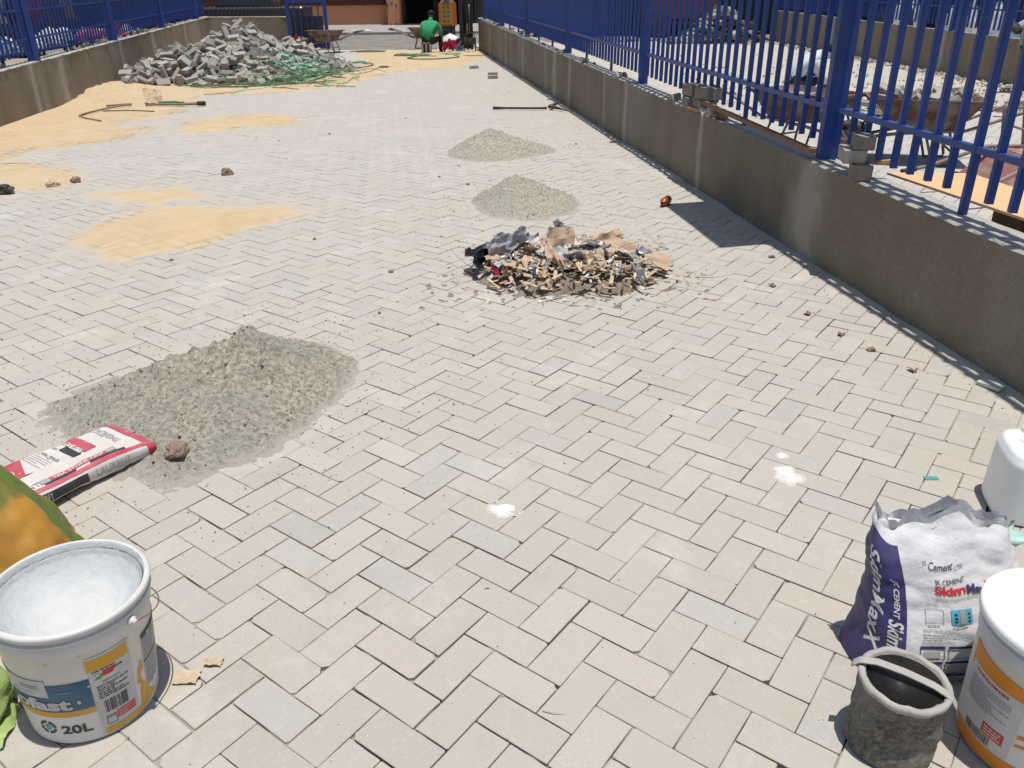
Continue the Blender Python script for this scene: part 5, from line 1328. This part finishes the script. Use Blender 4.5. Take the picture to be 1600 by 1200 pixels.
# ------------------------------------------------------------------ timber and board on the right wall
nR = Vector((.9917, .1289, 0)); tR = Vector((-.1289, .9917, 0))
def onR(y, off, z): return Vector((wallR(y), y, z)) + nR * off
q = MB(); A_, B2 = onR(4.98, .0, .642), onR(7.28, -.005, .715)
q.beam(A_ - A_, B2 - A_, .035, .028); o = q.build('timber_batten', M['wooddark'], None, A_); tag(o, 'long brown batten laid from the block stack to the big post on the right wall', 'batten')
q = MB(); a0, a1 = onR(4.955, -.23, 2.88), onR(6.175, -.23, 2.89); b0, b1 = onR(5.02, .46, 2.87), onR(6.24, .46, 2.885)
q.add([a0, a1, b1, b0], [(0, 1, 2, 3)]); o = q.build('board', M['plyside']); tag(thicken(o, .012, 0), 'board laid across the top of the right fence beside the big post', 'board')
q = MB(); q.beam((0, 0, 0), onR(6.55, .05, 0) - onR(7.1, -.08, 0), .03, .018); tag(q.build('timber_batten', M['wood'], None, onR(7.1, -.06, .637)), 'short yellow batten under the double block stack on the right wall', 'batten')
def wblock(label, loc, rot, s=(.20, .13, .075), m_='blockrough', group=None):
    me = block_mesh(int(loc[0] * 991) % 77, *s, m_); o = link('building_block', me, None, loc, rot); return tag(o, label, 'block', group)
z0 = topR(7.1)
def hstack(y, off, dz): return onR(y, off, topR(y) + dz)
for i, (y, off, dz, lab) in enumerate(((7.22, .02, .055, 'lower left'), (6.98, .04, .055, 'lower right'), (7.22, .03, .155, 'upper left'), (6.97, .06, .155, 'upper right'))):
    wblock('rough grey block, %s of the four stacked under the far end of the batten' % lab, hstack(y, off, dz), (0, 0, 1.6 + .1 * i), (.20, .14, .095))
z5 = topR(4.56)
wblock('rough dark block, bottom of the three stacked beside the big post', onR(4.50, .04, z5 + .042), (0, 0, 1.2), (.17, .12, .08))
wblock('grey block, middle of the three stacked beside the big post', onR(4.58, .02, z5 + .120), (0, 0, 1.35), (.215, .12, .072), 'block')
wblock('rough block, top of the three stacked beside the big post', onR(4.54, .05, z5 + .194), (0, 0, 1.3), (.16, .11, .072))
q = MB(); q.beam((0, 0, 0), (.14, .06, 0), .02, .02); tag(q.build('wood_offcut', M['wood'], None, onR(4.45, .10, z5 + .092)), 'wood offcut wedged in the three block stack beside the big post', 'offcut')
for i, (y, off, m_, lab) in enumerate(((6.78, .0, 'paper', 'white crumpled cement paper on the right wall top near the long batten'), (6.62, .04, 'stone2', 'dark crumpled rag on the right wall top near the long batten'))):
    o = crumple(.12, .10, .09, 60 + i).build('crumpled_scrap', M[m_], None, onR(y, off, topR(y) + .015), rot=(.2, .1, i)); tag(thicken(o, .002), lab, 'scrap')
q = MB(); q.box((0, 0, .03), (.03, .03, .06)); tag(q.build('wood_offcut', M['wooddark'], None, onR(6.68, .05, topR(6.68) + .005)), 'small wood prop standing under the long batten', 'offcut')
# plywood sheet behind the near pickets
q = MB(); P_ = [(2.16, 4.62, .572), (2.30, 3.30, .60), (2.78, 3.35, .56), (2.66, 4.65, .555)]
q.add(P_, [(0, 1, 2, 3)]); o = q.build('plywood_sheet', M['ply']); tag(thicken(o, .012, 1), 'fresh orange plywood sheet propped behind the nearest pickets', 'plywood')
q = MB(); q.box((0, 0, .27), (.2, .3, .54)); wblock('block stack under the plywood sheet behind the right wall', (2.62, 3.9, .27), (0, 0, .1), (.2, .4, .50))
for i in range(26):
    y = rg.uniform(7.5, 25); side = rg.random() < .5
    if side: loc = onR(y, rg.uniform(.02, .16), topR(y) + .025); lab = 'rubble lump on top of the right wall'; gp = 'rubble lumps on the right wall top'
    else:
        y = rg.uniform(10, 25.5); loc = Vector((wallL(y) - rg.uniform(.1, .2), y, topL(y) + .03)); lab = 'rubble lump on top of the left wall'; gp = 'rubble lumps on the left wall top'
    clod(lab, (loc.x, loc.y, loc.z - .03), rg.uniform(.025, .06), 100 + i, rg.choice(['stone', 'stone2', 'fillet', 'blockrough']), 'rubble', gp)
for i, y in enumerate((16.2, 18.4, 18.75, 19.3, 21.0, 21.6)):
    block((wallL(y) - .10, y, topL(y) + .033 + (.06 if i in (2,) else 0)), (0, 0, 1.3 + i * .4), 'paving block left on top of the left wall', 'paving blocks on the left wall top')

# ------------------------------------------------------------------ wheelbarrows
def barrow(label, loc, rz, m_='rust', load=0, tray_only=False, flip=False, rot=None):
    root = thing('wheelbarrow', label, 'wheelbarrow', loc, rz, rot=rot)
    # local: +x = towards the wheel (front), z up; tray rim at .60
    def ring(x0, x1, w_, z, n_=6):
        return [Vector((x0, -w_, z)), Vector((x1, -w_ * .86, z)), Vector((x1, w_ * .86, z)), Vector((x0, w_, z))]
    top = ring(-.46, .50, .33, .60); bot = ring(-.26, .24, .22, .32); lip = ring(-.49, .53, .355, .60); lip2 = ring(-.49, .53, .355, .575)
    q = MB(); q.add(bot + top + lip + lip2, [(0, 1, 2, 3)] + [(k, (k + 1) % 4, 4 + (k + 1) % 4, 4 + k) for k in range(4)] + [(4 + k, 4 + (k + 1) % 4, 8 + (k + 1) % 4, 8 + k) for k in range(4)] + [(8 + k, 8 + (k + 1) % 4, 12 + (k + 1) % 4, 12 + k) for k in range(4)])
    o = q.build('tray', M[m_], root); thicken(o, .004, 0); bevel(o, .02, 3)
    for s in (-1, 1):
        q = MB(); q.tube([(-.98, s * .29, .56), (-.80, s * .29, .52), (-.35, s * .24, .33), (.20, s * .17, .28), (.62, s * .06, .20)], .016, 8); q.build('frame_tube', M['tubepaint'], root, smooth=True)
        q = MB(); q.tube([(-1.06, s * .29, .575), (-.93, s * .29, .55)], .021, 8); q.build('grip', M['rubber'], root, smooth=True)
        q = MB(); q.tube([(-.22, s * .22, .31), (-.30, s * .26, .04), (-.30, s * .26, .012), (-.12, s * .24, .012), (-.02, s * .2, .29)], .013, 8); q.build('leg', M['tubepaint'], root, smooth=True)
        q = MB(); q.tube([(.62, s * .06, .20), (.44, s * .10, .42)], .012, 6); q.build('brace', M['tubepaint'], root, smooth=True)
    q = MB(); q.tube([(-.26, -.24, .14), (-.26, .24, .14)], .010, 6); q.build('cross_bar', M['tubepaint'], root, smooth=True)
    wh = MB(); wh.tube([(.62 + .145 * math.cos(a), 0, .19 + .145 * math.sin(a)) for a in [i / 24 * 2 * PI for i in range(24)]], .042, 10, close=True); t = wh.build('tyre', M['rubber'], root, smooth=True)
    wh = MB(); wh.lathe([(0, -.02), (.11, -.025), (.115, 0), (.11, .025), (0, .02)], 20); r_ = wh.build('rim', M['tubepaint'], root, (.62, 0, .19)); r_.rotation_euler = (PI / 2, 0, 0)
    return root
barrow('brown wheelbarrow parked beside the blue gate leaf', (-5.30, 25.35, 0), PI - .1)
barrow('wheelbarrow behind the man in green, handles pointing left', (-2.55, 26.6, 0), .05)
b1 = barrow('rusty wheelbarrow behind the pickets in front of the man in the pale shirt', (3.05, 8.62, 0), -1.05)
b2 = barrow('rusty wheelbarrow loaded with paving blocks behind the pickets', (3.98, 8.0, 0), 2.85)
barrow('faded red wheelbarrow tipped upside down at the right edge', (4.35, 6.55, .62), .35, 'pinkrust', rot=(PI + .12, .10, .3))
rb = random.Random(4)
for i in range(26):
    a, b = rb.uniform(-.36, .36), rb.uniform(-.22, .22); c_, s_ = math.cos(2.85), math.sin(2.85)
    block((3.98 + c_ * a - s_ * b, 8.0 + s_ * a + c_ * b, .56 + rb.uniform(0, .09)), (rb.gauss(0, .3), rb.gauss(0, .3), rb.uniform(0, PI)), 'grey block heaped in the loaded rusty wheelbarrow', 'blocks in the loaded wheelbarrow')
for i in range(20):
    a, b = rb.uniform(-.34, .40), rb.uniform(-.20, .20); c_, s_ = math.cos(-1.05), math.sin(-1.05)
    block((3.05 + c_ * a - s_ * b, 8.62 + s_ * a + c_ * b, .46 + rb.uniform(0, .07)), (rb.gauss(0, .2), rb.gauss(0, .2), rb.uniform(0, PI)), 'grey block inside the rusty wheelbarrow before the man in the pale shirt', 'blocks in the empty looking wheelbarrow')
for i in range(48):
    x, y = rb.uniform(3.6, 8.0), rb.gauss(11.3, .55)
    if y < 10: continue
    block((x, y, .035 + rb.choice([0, 0, .06])), (rb.gauss(0, .12), rb.gauss(0, .12), rb.uniform(0, PI)), 'loose grey block, %s, on the unfinished edge of the neighbouring paving' % ('left stretch' if x < 5 else ('right stretch' if x > 6.6 else 'middle stretch')), 'loose blocks on the neighbouring yard')
q = MB()
for i in range(900):
    x, y = rb.uniform(3, 8.4), rb.gauss(13.0, 3.5); 
    if y > 11: pebble(q, (x, y, .03), rb.uniform(.01, .035), i, rb.choice([0, 1]))
for i in range(500):
    y = rb.uniform(11, 28); pebble(q, (8.4 - abs(rb.gauss(0, .18)), y, .04), rb.uniform(.02, .06), i, rb.choice([0, 1]))
tag(q.build('rubble', [M['stone'], M['fillet']]), 'rubble and stones along the far wall of the neighbouring yard', 'rubble', kind='stuff')
# crate post and dumped blocks in the far corner of the neighbouring yard
q = MB()
for i in range(420):
    x, y = rb.gauss(6.7, .8), rb.gauss(28.5, .6); z = max(0, 1.0 - abs(x - 7.0) * .8) * rb.random(); q.box((x, y, z + .04), (.3, .18, .1), Matrix.Rotation(rb.uniform(0, 3), 3, 'Z') @ Matrix.Rotation(rb.gauss(0, .5), 3, 'X'), rb.choice([0, 0, 1]))
tag(q.build('rubble_heap', [M['block'], M['rubber']]), 'heap of pale blocks and dark debris in the far corner of the neighbouring yard', 'rubble heap', kind='stuff')
root = thing('truck_body', 'dull red truck side beyond the neighbouring yard', 'truck', (6.3, 32.6, 0))
q = MB(); q.box((0, 0, 1.45), (2.6, 1.8, 1.7)); bevel(q.build('body', M['containerred'], root), .05)
q = MB(); q.box((0, -.02, .48), (2.4, 1.6, .12)); q.build('chassis', M['rubber'], root)
for i in (-.8, .8):
    q = MB(); q.lathe([(0, -.12), (.42, -.12), (.45, 0), (.42, .12), (0, .12)], 24); t = q.build('wheel', M['rubber'], root, (i, -.8, .45)); t.rotation_euler = (PI / 2, 0, 0)
# parked dark vehicle behind the bar fence
root = thing('parked_car', 'dark parked car behind the bar fence left of the gate', 'car', (-10.3, 36.0, 0))
q = MB(); q.box((0, 0, .75), (4.3, 1.7, .75)); bevel(q.build('body', M['carpaint'], root), .12, 3)
q = MB(); q.box((-.2, 0, 1.4), (2.4, 1.5, .6), taper=.8); bevel(q.build('cabin', M['glass'], root), .08, 3)
q = MB(); q.box((0, -.86, .62), (3.9, .03, .05)); q.build('trim', M['steel'], root)
for i in (-1.35, 1.35):
    q = MB(); q.lathe([(0, -.11), (.31, -.11), (.33, 0), (.31, .11), (0, .11)], 24); t = q.build('wheel', M['rubber'], root, (i, -.78, .33)); t.rotation_euler = (PI / 2, 0, 0)
    q = MB(); q.lathe([(0, 0), (.19, 0), (.19, .01), (0, .02)], 20); t = q.build('rim', M['steel'], root, (i, -.90, .33)); t.rotation_euler = (PI / 2, 0, 0)
root = thing('parked_van', 'dark van parked left of the dark car behind the bar fence', 'van', (-14.9, 35.6, 0))
q = MB(); q.box((0, 0, 1.2), (4.2, 1.8, 1.8)); bevel(q.build('body', M['carpaint'], root), .12, 3)
q = MB(); q.box((.3, -.91, 1.65), (3.0, .03, .5)); q.build('window', M['glass'], root)
for i in (-1.35, 1.35):
    q = MB(); q.lathe([(0, -.11), (.31, -.11), (.33, 0), (.31, .11), (0, .11)], 24); t = q.build('wheel', M['rubber'], root, (i, -.86, .33)); t.rotation_euler = (PI / 2, 0, 0)

# ------------------------------------------------------------------ things by the gate
root = thing('cinder_block', 'hollow cinder block seat under the man in green', 'block', (-2.28, 24.20, 0))
q = MB()
for (c_, s_) in (((-.11, 0, .15), (.05, .2, .30)), ((.11, 0, .15), (.05, .2, .30)), ((0, 0, .15), (.04, .2, .30)), ((0, .08, .15), (.18, .04, .298)), ((0, 0, .285), (.27, .2, .03))): q.box(c_, s_)
q.build('block_shell', M['block'], root)
piece('plastic_bag', 'crumpled red and white bag on the sand behind the block heap', 'plastic bag', .55, .45, .30, 'c_red', (-6.2, 26.0, .12), (.4, .1, .3), 71, .003, n_=14)
piece('plastic_bag', 'pale crumpled sack scrap on the red and white bag', 'plastic bag', .3, .25, .2, 'chip', (-6.15, 25.95, .26), (.4, .1, .3), 74, .003, n_=10)
piece('plastic_bag', 'bright red plastic bag at the feet of the man in green', 'plastic bag', .34, .30, .34, 'c_red', (-1.72, 24.4, .14), (.7, .1, .3), 72, .003, n_=14)
piece('plastic_bag', 'pink and white bag right of the bright red bag', 'plastic bag', .36, .22, .24, 'c_pink', (-1.55, 25.2, .18), (.7, .1, .8), 73, .003, n_=12)
piece('plastic_bag', 'small blue plastic bag by the dark gate post', 'plastic bag', .20, .20, .22, 'c_sky', (-1.40, 24.9, .10), (.7, .4, .3), 75, .003, n_=12)
o = blob(None, .42, .25, .42, 5.5, 2.2).build('white_sack', M['bagpaper'], None, (-1.72, 26.3, 0), smooth=True); tag(o, 'full white sack between the orange box and the dark gate post', 'sack')
root = thing('orange_box', 'orange and yellow printed box standing behind the white sack', 'box', (-2.15, 31.5, 0))
q = MB(); q.box((0, 0, .85), (.62, .3, .75)); q.build('box_body', M['signorange'], root)
q = MB(); q.box((0, 0, 1.32), (.5, .25, .2), taper=.6); q.build('dark_lid', M['stone2'], root)
q = MB(); q.box((-.03, -.153, .85), (.36, .01, .62)); q.build('printed_panel', M['signyellow'], root)
for i in range(2):
    for j in range(4):
        q = MB(); q.box((-.12 + i * .17, -.162, .63 + j * .15), (.12, .01, .10)); q.build('printed_cell', M['stone2'], root)
q = MB(); q.box((0, 0, .24), (.5, .28, .48)); q.build('stand', M['rubber'], root)
q = MB(); q.tube([(0, -.16, 1.34), (0, -.17, 1.55)], .11, 12); q.build('white_container', M['labelwhite'], root)
root = thing('hand_cart', 'dark hand cart standing against the right wall by the gate', 'cart', (-1.08, 24.6, 0))
q = MB(); q.box((0, 0, .30), (.34, .16, .18)); q.build('cart_box', M['rubber'], root)
for s in (-1, 1):
    q = MB(); q.tube([(s * .15, -.02, .0), (s * .16, 0, .35), (s * .12, .03, .48), (0, .05, .52)], .016, 6); q.build('side_tube', M['darkgrey'], root, smooth=True)
q = MB(); q.tube([(0, .05, .5), (.0, .06, 1.25)], .010, 6); q.build('handle_rod', M['steel'], root, smooth=True)
for i in range(16):
    x, y = rb.uniform(-1.75, -.8), rb.uniform(23.5, 24.8); clod('white lump in the litter at the dark gate leaf', (x, y, .0), rb.uniform(.03, .07), 200 + i, rb.choice(['bagpaper', 'stone', 'fillet']), 'lump', 'pale lumps at the dark gate leaf')
piece('paper_scrap', 'white paper on the far pavement edge before the orange building', 'paper scrap', .8, .5, .05, 'paper', (-6.4, 38.4, .09), (0, 0, .1), 91, .003)
# market goods behind the left fence
cols = ['c_white', 'c_yellow', 'c_white', 'c_red', 'c_white', 'c_orange', 'c_dark', 'c_lime', 'c_pink', 'c_white', 'c_sky']
names = {'c_white': 'white', 'c_yellow': 'yellow', 'c_red': 'red', 'c_orange': 'orange', 'c_dark': 'dark', 'c_lime': 'lime green', 'c_pink': 'pink', 'c_sky': 'light blue'}
rm = random.Random(14)
for i in range(90):
    y = rm.uniform(11.2, 24); x = wallL(y) - rm.uniform(.7, 3.6); c_ = cols[rm.randrange(len(cols))]; r_ = rm.uniform(.10, .28)
    up_ = rm.choice([0, .645]); x = wallL(y) - (1.9 + rm.uniform(-.35, .35) if up_ else rm.uniform(.5, 1.3)); o = blob(None, r_, r_ * .8, r_ * rm.uniform(.8, 1.5), i * 3.1, 3.2).build('goods_bundle', M[c_], None, (x, y, up_ if up_ else -.12), rot=(R_(-.2, .2), R_(-.2, .2), 0), smooth=True)
    tag(o, '%s bundle of market goods seen through the left fence' % names[c_], 'bundle', '%s bundles behind the left fence' % names[c_])
for i in range(14):
    y = 12 + i * .95; x = wallL(y) - 2.6 - rm.uniform(0, 1.4); c_ = ['c_yellow', 'c_dark', 'c_white', 'c_red', 'c_dark', 'c_pink', 'c_yellow'][i % 7]
    q = MB(); q.grid(lambda u, v: Vector((.06 * math.sin(v * 9 + u * 14 + i), (u - .5) * .55, 1.0 + .9 * v)), 10, 4)
    tag(thicken(q.build('hanging_cloth', M[c_], None, (x, y, 0), smooth=True), .004), '%s cloth hung up for sale behind the left fence' % names[c_], 'cloth', '%s cloths hung behind the left fence' % names[c_])
q = MB(); q.beam((0, 0, 2.0), (-2.0, 13.5, 2.1), .02, .02); q.beam((0, 0, 1.0), (0, 0, 2.0), .04, .04); 
tag(q.build('cloth_line', M['darkgrey'], None, (wallL(12) - 3.2, 11.8, -.0)), 'line carrying the cloths behind the left fence', 'line')
for i in range(7):
    y = 11.8 + i * 1.95; x = wallL(y) - 1.9; root = thing('market_table', 'dark low market table behind the left fence', 'table', (x, y, 0), .15, 'market tables behind the left fence')
    q = MB(); q.box((0, 0, .62), (.9, 1.7, .05)); q.build('table_top', M['tarp'], root)
    for a, b in ((-1, -1), (1, -1), (1, 1), (-1, 1)):
        q = MB(); q.box((a * .4, b * .8, .30), (.05, .05, .6)); q.build('leg', M['darkgrey'], root)
# goods and people's stalls behind the far right fence
for i in range(40):
    y = rm.uniform(10, 27); x = 9.3 + rm.uniform(0, 3); c_ = ['c_white', 'c_dark', 'c_white', 'c_sky', 'c_dark'][i % 5]; r_ = rm.uniform(.15, .35)
    o = blob(None, r_, r_ * .8, rm.uniform(.5, 1.3), i * 5.1, 2.6).build('goods_bundle', M[c_], None, (x, y, 0), smooth=True)
    tag(o, '%s bundle of goods behind the far fence of the neighbouring yard' % names[c_], 'bundle', '%s bundles behind the far fence' % names[c_])
q = MB(); q.box((0, 0, 0), (.03, .03, 1.9))
tag(q.build('steel_post', M['darkgrey'], None, (7.9, 28.7, .95)), 'dark post where the far wall meets the rubble heap', 'post')

# ------------------------------------------------------------------ people
def figure(name, label, loc, J, E, mats, rz=0.0, subdiv=2):
    """J: name -> (x,y,z,r); E: list of (a,b,material index)"""
    names_ = list(J); me = bpy.data.meshes.new(name)
    me.from_pydata([J[k][:3] for k in names_], [(names_.index(a), names_.index(b)) for a, b, _ in E], [])
    o = bpy.data.objects.new(name, me); C.objects.link(o)
    sk = o.modifiers.new('skin', 'SKIN'); sk.use_smooth_shade = True
    for i, k in enumerate(names_):
        r_ = J[k][3]; r_ = r_ if isinstance(r_, tuple) else (r_, r_)
        me.skin_vertices[0].data[i].radius = r_
        me.skin_vertices[0].data[i].use_root = (k == 'pelvis')
    ss = o.modifiers.new('sub', 'SUBSURF'); ss.levels = subdiv; ss.render_levels = subdiv
    dg = bpy.context.evaluated_depsgraph_get(); m2 = bpy.data.meshes.new_from_object(o.evaluated_get(dg))
    bpy.data.objects.remove(o)
    m2.materials.clear()
    for m_ in mats: m2.materials.append(m_)
    segs = [(Vector(J[a][:3]), Vector(J[b][:3]), mi, max(.02, (J[a][3] if not isinstance(J[a][3], tuple) else J[a][3][0]))) for a, b, mi in E]
    for p in m2.polygons:
        c_ = p.center; best = 1e9; bi = 0
        for a, b, mi, r_ in segs:
            d = b - a; t = max(0, min(1, (c_ - a).dot(d) / max(1e-9, d.dot(d)))); dd = (c_ - a - d * t).length / r_
            if dd < best: best = dd; bi = mi
        p.material_index = bi; p.use_smooth = True
    root = thing('person', label, 'person', loc, rz)
    b_ = link('body', m2, root); return root
def headparts(root, c_, r_, face, cap=None):
    d = Vector(face).normalized(); c_ = Vector(c_); q = MB()
    up = Vector((0, 0, 1)); q.grid(lambda u, v: c_ + (Vector((math.cos(u * 2 * PI) * math.cos(v * 1.5), math.sin(u * 2 * PI) * math.cos(v * 1.5), math.sin(v * 1.5) * 1.05)) * (r_ * 1.08)) - d * r_ * .12 + up * r_ * .1, 20, 8, wrap=True)
    q.build('hair' if cap is None else 'cap', cap or M['hair'], root, smooth=True)
    s = d.cross(up).normalized(); q = MB()
    q.tube([c_ + d * r_ * .9 + up * r_ * .05, c_ + d * r_ * 1.12 - up * r_ * .25], [r_ * .1, r_ * .16], 6)
    q.build('nose', M['skin'], root, smooth=True)
    for k in (-1, 1):
        q = MB(); q.lathe([(0, 0), (r_ * .1, .002), (0, .006)], 8); e = q.build('eye', M['hair'], root); e.location = c_ + d * r_ * .93 + s * k * r_ * .35 + up * r_ * .08
        q = MB(); q.tube([c_ + s * k * r_ * .95 + up * r_ * .2, c_ + s * k * r_ * 1.05, c_ + s * k * r_ * .93 - up * r_ * .25], r_ * .12, 6); q.build('ear', M['skin'], root, smooth=True)
def hand(root, p, d, L_=.09):
    p = Vector(p); d = Vector(d).normalized(); s = d.cross(Vector((.3, .2, 1))).normalized()
    q = MB()
    for i, (o_, l_) in enumerate(((-.03, .8), (-.01, 1.0), (.01, .95), (.03, .75))):
        b_ = p + s * o_; q.tube([b_, b_ + d * L_ * l_ * .6, b_ + d * L_ * l_ * .9 - Vector((0, 0, .02))], [.011, .009, .007], 6)
    q.tube([p - s * .035, p - s * .065 + d * .03, p - s * .06 + d * .055], [.011, .010, .008], 6)
    q.build('fingers', M['skin'], root, smooth=True)
# man in green, seated on the cinder block with his back to the camera
J = {'pelvis': (-.20, 0, .42, (.19, .17)), 'waist': (-.18, .06, .60, (.19, .16)), 'chest': (-.12, .16, .82, (.23, .17)), 'neck0': (-.09, .26, .98, (.12, .10)), 'neck': (-.08, .33, 1.06, .065), 'head0': (-.07, .38, 1.12, .085), 'head': (-.06, .42, 1.20, .105),
     'shL': (-.34, .20, .90, .095), 'elL': (-.42, .34, .62, .065), 'haL': (-.22, .56, .50, .045),
     'shR': (.12, .20, .90, .095), 'elR': (.27, .30, .60, .065), 'haR': (.14, .56, .48, .045),
     'hipL': (-.30, .08, .40, .12), 'knL': (-.36, .50, .50, .085), 'anL': (-.34, .52, .09, .055), 'toL': (-.34, .70, .05, .05),
     'hipR': (-.06, .08, .38, .12), 'knR': (.20, .44, .48, .085), 'anR': (.20, .34, .09, .055), 'toR': (.24, .52, .05, .05)}
E_ = [('pelvis', 'waist', 0), ('waist', 'chest', 0), ('chest', 'neck0', 0), ('neck0', 'neck', 1), ('neck', 'head0', 1), ('head0', 'head', 1), ('chest', 'shL', 0), ('shL', 'elL', 0), ('elL', 'haL', 1), ('chest', 'shR', 0), ('shR', 'elR', 0), ('elR', 'haR', 1),
      ('pelvis', 'hipL', 2), ('hipL', 'knL', 2), ('knL', 'anL', 2), ('anL', 'toL', 3), ('pelvis', 'hipR', 2), ('hipR', 'knR', 2), ('knR', 'anR', 2), ('anR', 'toR', 3)]
BM = lambda shirt: [M[shirt], M['skin'], M['trousers'], M['rubber']]
pg = figure('man_green', 'person in a green shirt sitting hunched on a cinder block, back turned', (-2.08, 24.2, 0), J, E_, BM('shirtgreen'))
pg.scale = (.84, .84, .84)
headparts(pg, (-.06, .42, 1.20), .105, (0, 1, -.5)); hand(pg, (-.22, .58, .50), (.5, .8, 0)); hand(pg, (.14, .58, .48), (-.4, .8, 0))
# man in pale shirt squatting, seen through the pickets, facing right
J = {'pelvis': (-.24, 0, .24, (.15, .15)), 'waist': (-.18, 0, .40, (.15, .14)), 'chest': (.0, 0, .56, (.18, .15)), 'neck0': (.16, 0, .64, (.10, .09)), 'neck': (.22, 0, .66, .06), 'head0': (.29, 0, .66, .085), 'head': (.37, .0, .67, .10),
     'shL': (.06, .17, .56, .08), 'elL': (.24, .20, .34, .05), 'haL': (.38, .14, .10, .04),
     'shR': (.06, -.17, .54, .08), 'elR': (.24, -.20, .30, .05), 'haR': (.34, -.14, .08, .04),
     'hipL': (-.18, .10, .22, .10), 'knL': (.14, .16, .34, .075), 'anL': (-.08, .14, .09, .05), 'toL': (.10, .15, .045, .045),
     'hipR': (-.18, -.10, .22, .10), 'knR': (.16, -.14, .30, .075), 'anR': (-.10, -.14, .09, .05), 'toR': (.08, -.15, .045, .045)}
pw_ = figure('man_pale', 'person in a pale shirt squatting on the pale sand beyond the right fence', (4.50, 12.9, 0), J, E_, BM('shirtwhite'))
headparts(pw_, (.37, 0, .67), .10, (1, 0, -.45)); hand(pw_, (.38, .14, .10), (.7, 0, -.5)); hand(pw_, (.34, -.14, .08), (.7, 0, -.5))
# man bending at the right edge
J = {'pelvis': (.62, 0, .92, (.16, .15)), 'waist': (.48, 0, 1.02, (.16, .14)), 'chest': (.26, 0, 1.08, (.19, .15)), 'neck0': (.08, 0, 1.04, (.10, .09)), 'neck': (.01, 0, 1.0, .06), 'head0': (-.06, 0, .95, .085), 'head': (-.13, .0, .90, .10),
     'shL': (.20, .18, 1.02, .08), 'elL': (.20, .22, .74, .055), 'haL': (.26, .16, .52, .04),
     'shR': (.20, -.18, 1.02, .08), 'elR': (.16, -.22, .72, .055), 'haR': (.28, -.16, .50, .04),
     'hipL': (.64, .10, .88, .11), 'knL': (.60, .14, .48, .08), 'anL': (.78, .14, .09, .05), 'toL': (.62, .15, .045, .045),
     'hipR': (.62, -.10, .88, .11), 'knR': (.38, -.12, .50, .08), 'anR': (.26, -.12, .09, .05), 'toR': (.08, -.13, .045, .045)}
pb_ = figure('man_bend', 'person in a grey top bending over beside the far wall at the right edge', (7.97, 13.5, 0), J, E_, BM('shirtgrey'))
headparts(pb_, (-.13, 0, .90), .10, (-.6, 0, -.9), M['rubber']); hand(pb_, (.26, .16, .52), (-.2, 0, -1)); hand(pb_, (.28, -.16, .50), (-.2, 0, -1))
q = MB(); q.tube([(0, 0, 0), (-.24, 0, -.50)], .022, 8); tag(q.build('tool_handle', M['pinktool'], None, (8.32, 13.3, .62)), 'pink tool handle held by the bending person at the right edge', 'tool')
# standing figure in the doorway shade
J = {'pelvis': (0, 0, .92, (.16, .12)), 'waist': (0, 0, 1.06, (.15, .11)), 'chest': (0, 0, 1.28, (.19, .12)), 'neck0': (0, 0, 1.44, (.09, .08)), 'neck': (0, 0, 1.50, .055), 'head0': (0, 0, 1.56, .08), 'head': (0, 0, 1.65, .10),
     'shL': (-.18, 0, 1.38, .07), 'elL': (-.26, 0, 1.10, .05), 'haL': (-.20, -.16, .92, .04), 'shR': (.18, 0, 1.38, .07), 'elR': (.26, 0, 1.10, .05), 'haR': (.22, -.14, .90, .04),
     'hipL': (-.09, 0, .88, .10), 'knL': (-.10, -.02, .48, .075), 'anL': (-.10, .02, .09, .05), 'toL': (-.11, -.14, .045, .045), 'hipR': (.09, 0, .88, .10), 'knR': (.10, -.02, .48, .075), 'anR': (.10, .02, .09, .05), 'toR': (.11, -.14, .045, .045)}
ps_ = figure('man_door', 'person standing in the shade beside the doorway of the orange building', (-6.0, 45.9, .06), J, E_, BM('shirtblue'))
headparts(ps_, (0, 0, 1.65), .10, (0, -1, 0)); hand(ps_, (-.20, -.18, .92), (0, -.6, -.6)); hand(ps_, (.22, -.16, .90), (0, -.6, -.6))
for o in list(bpy.data.objects):
    if o.name.startswith('body'): pass
bpy.context.view_layer.update()
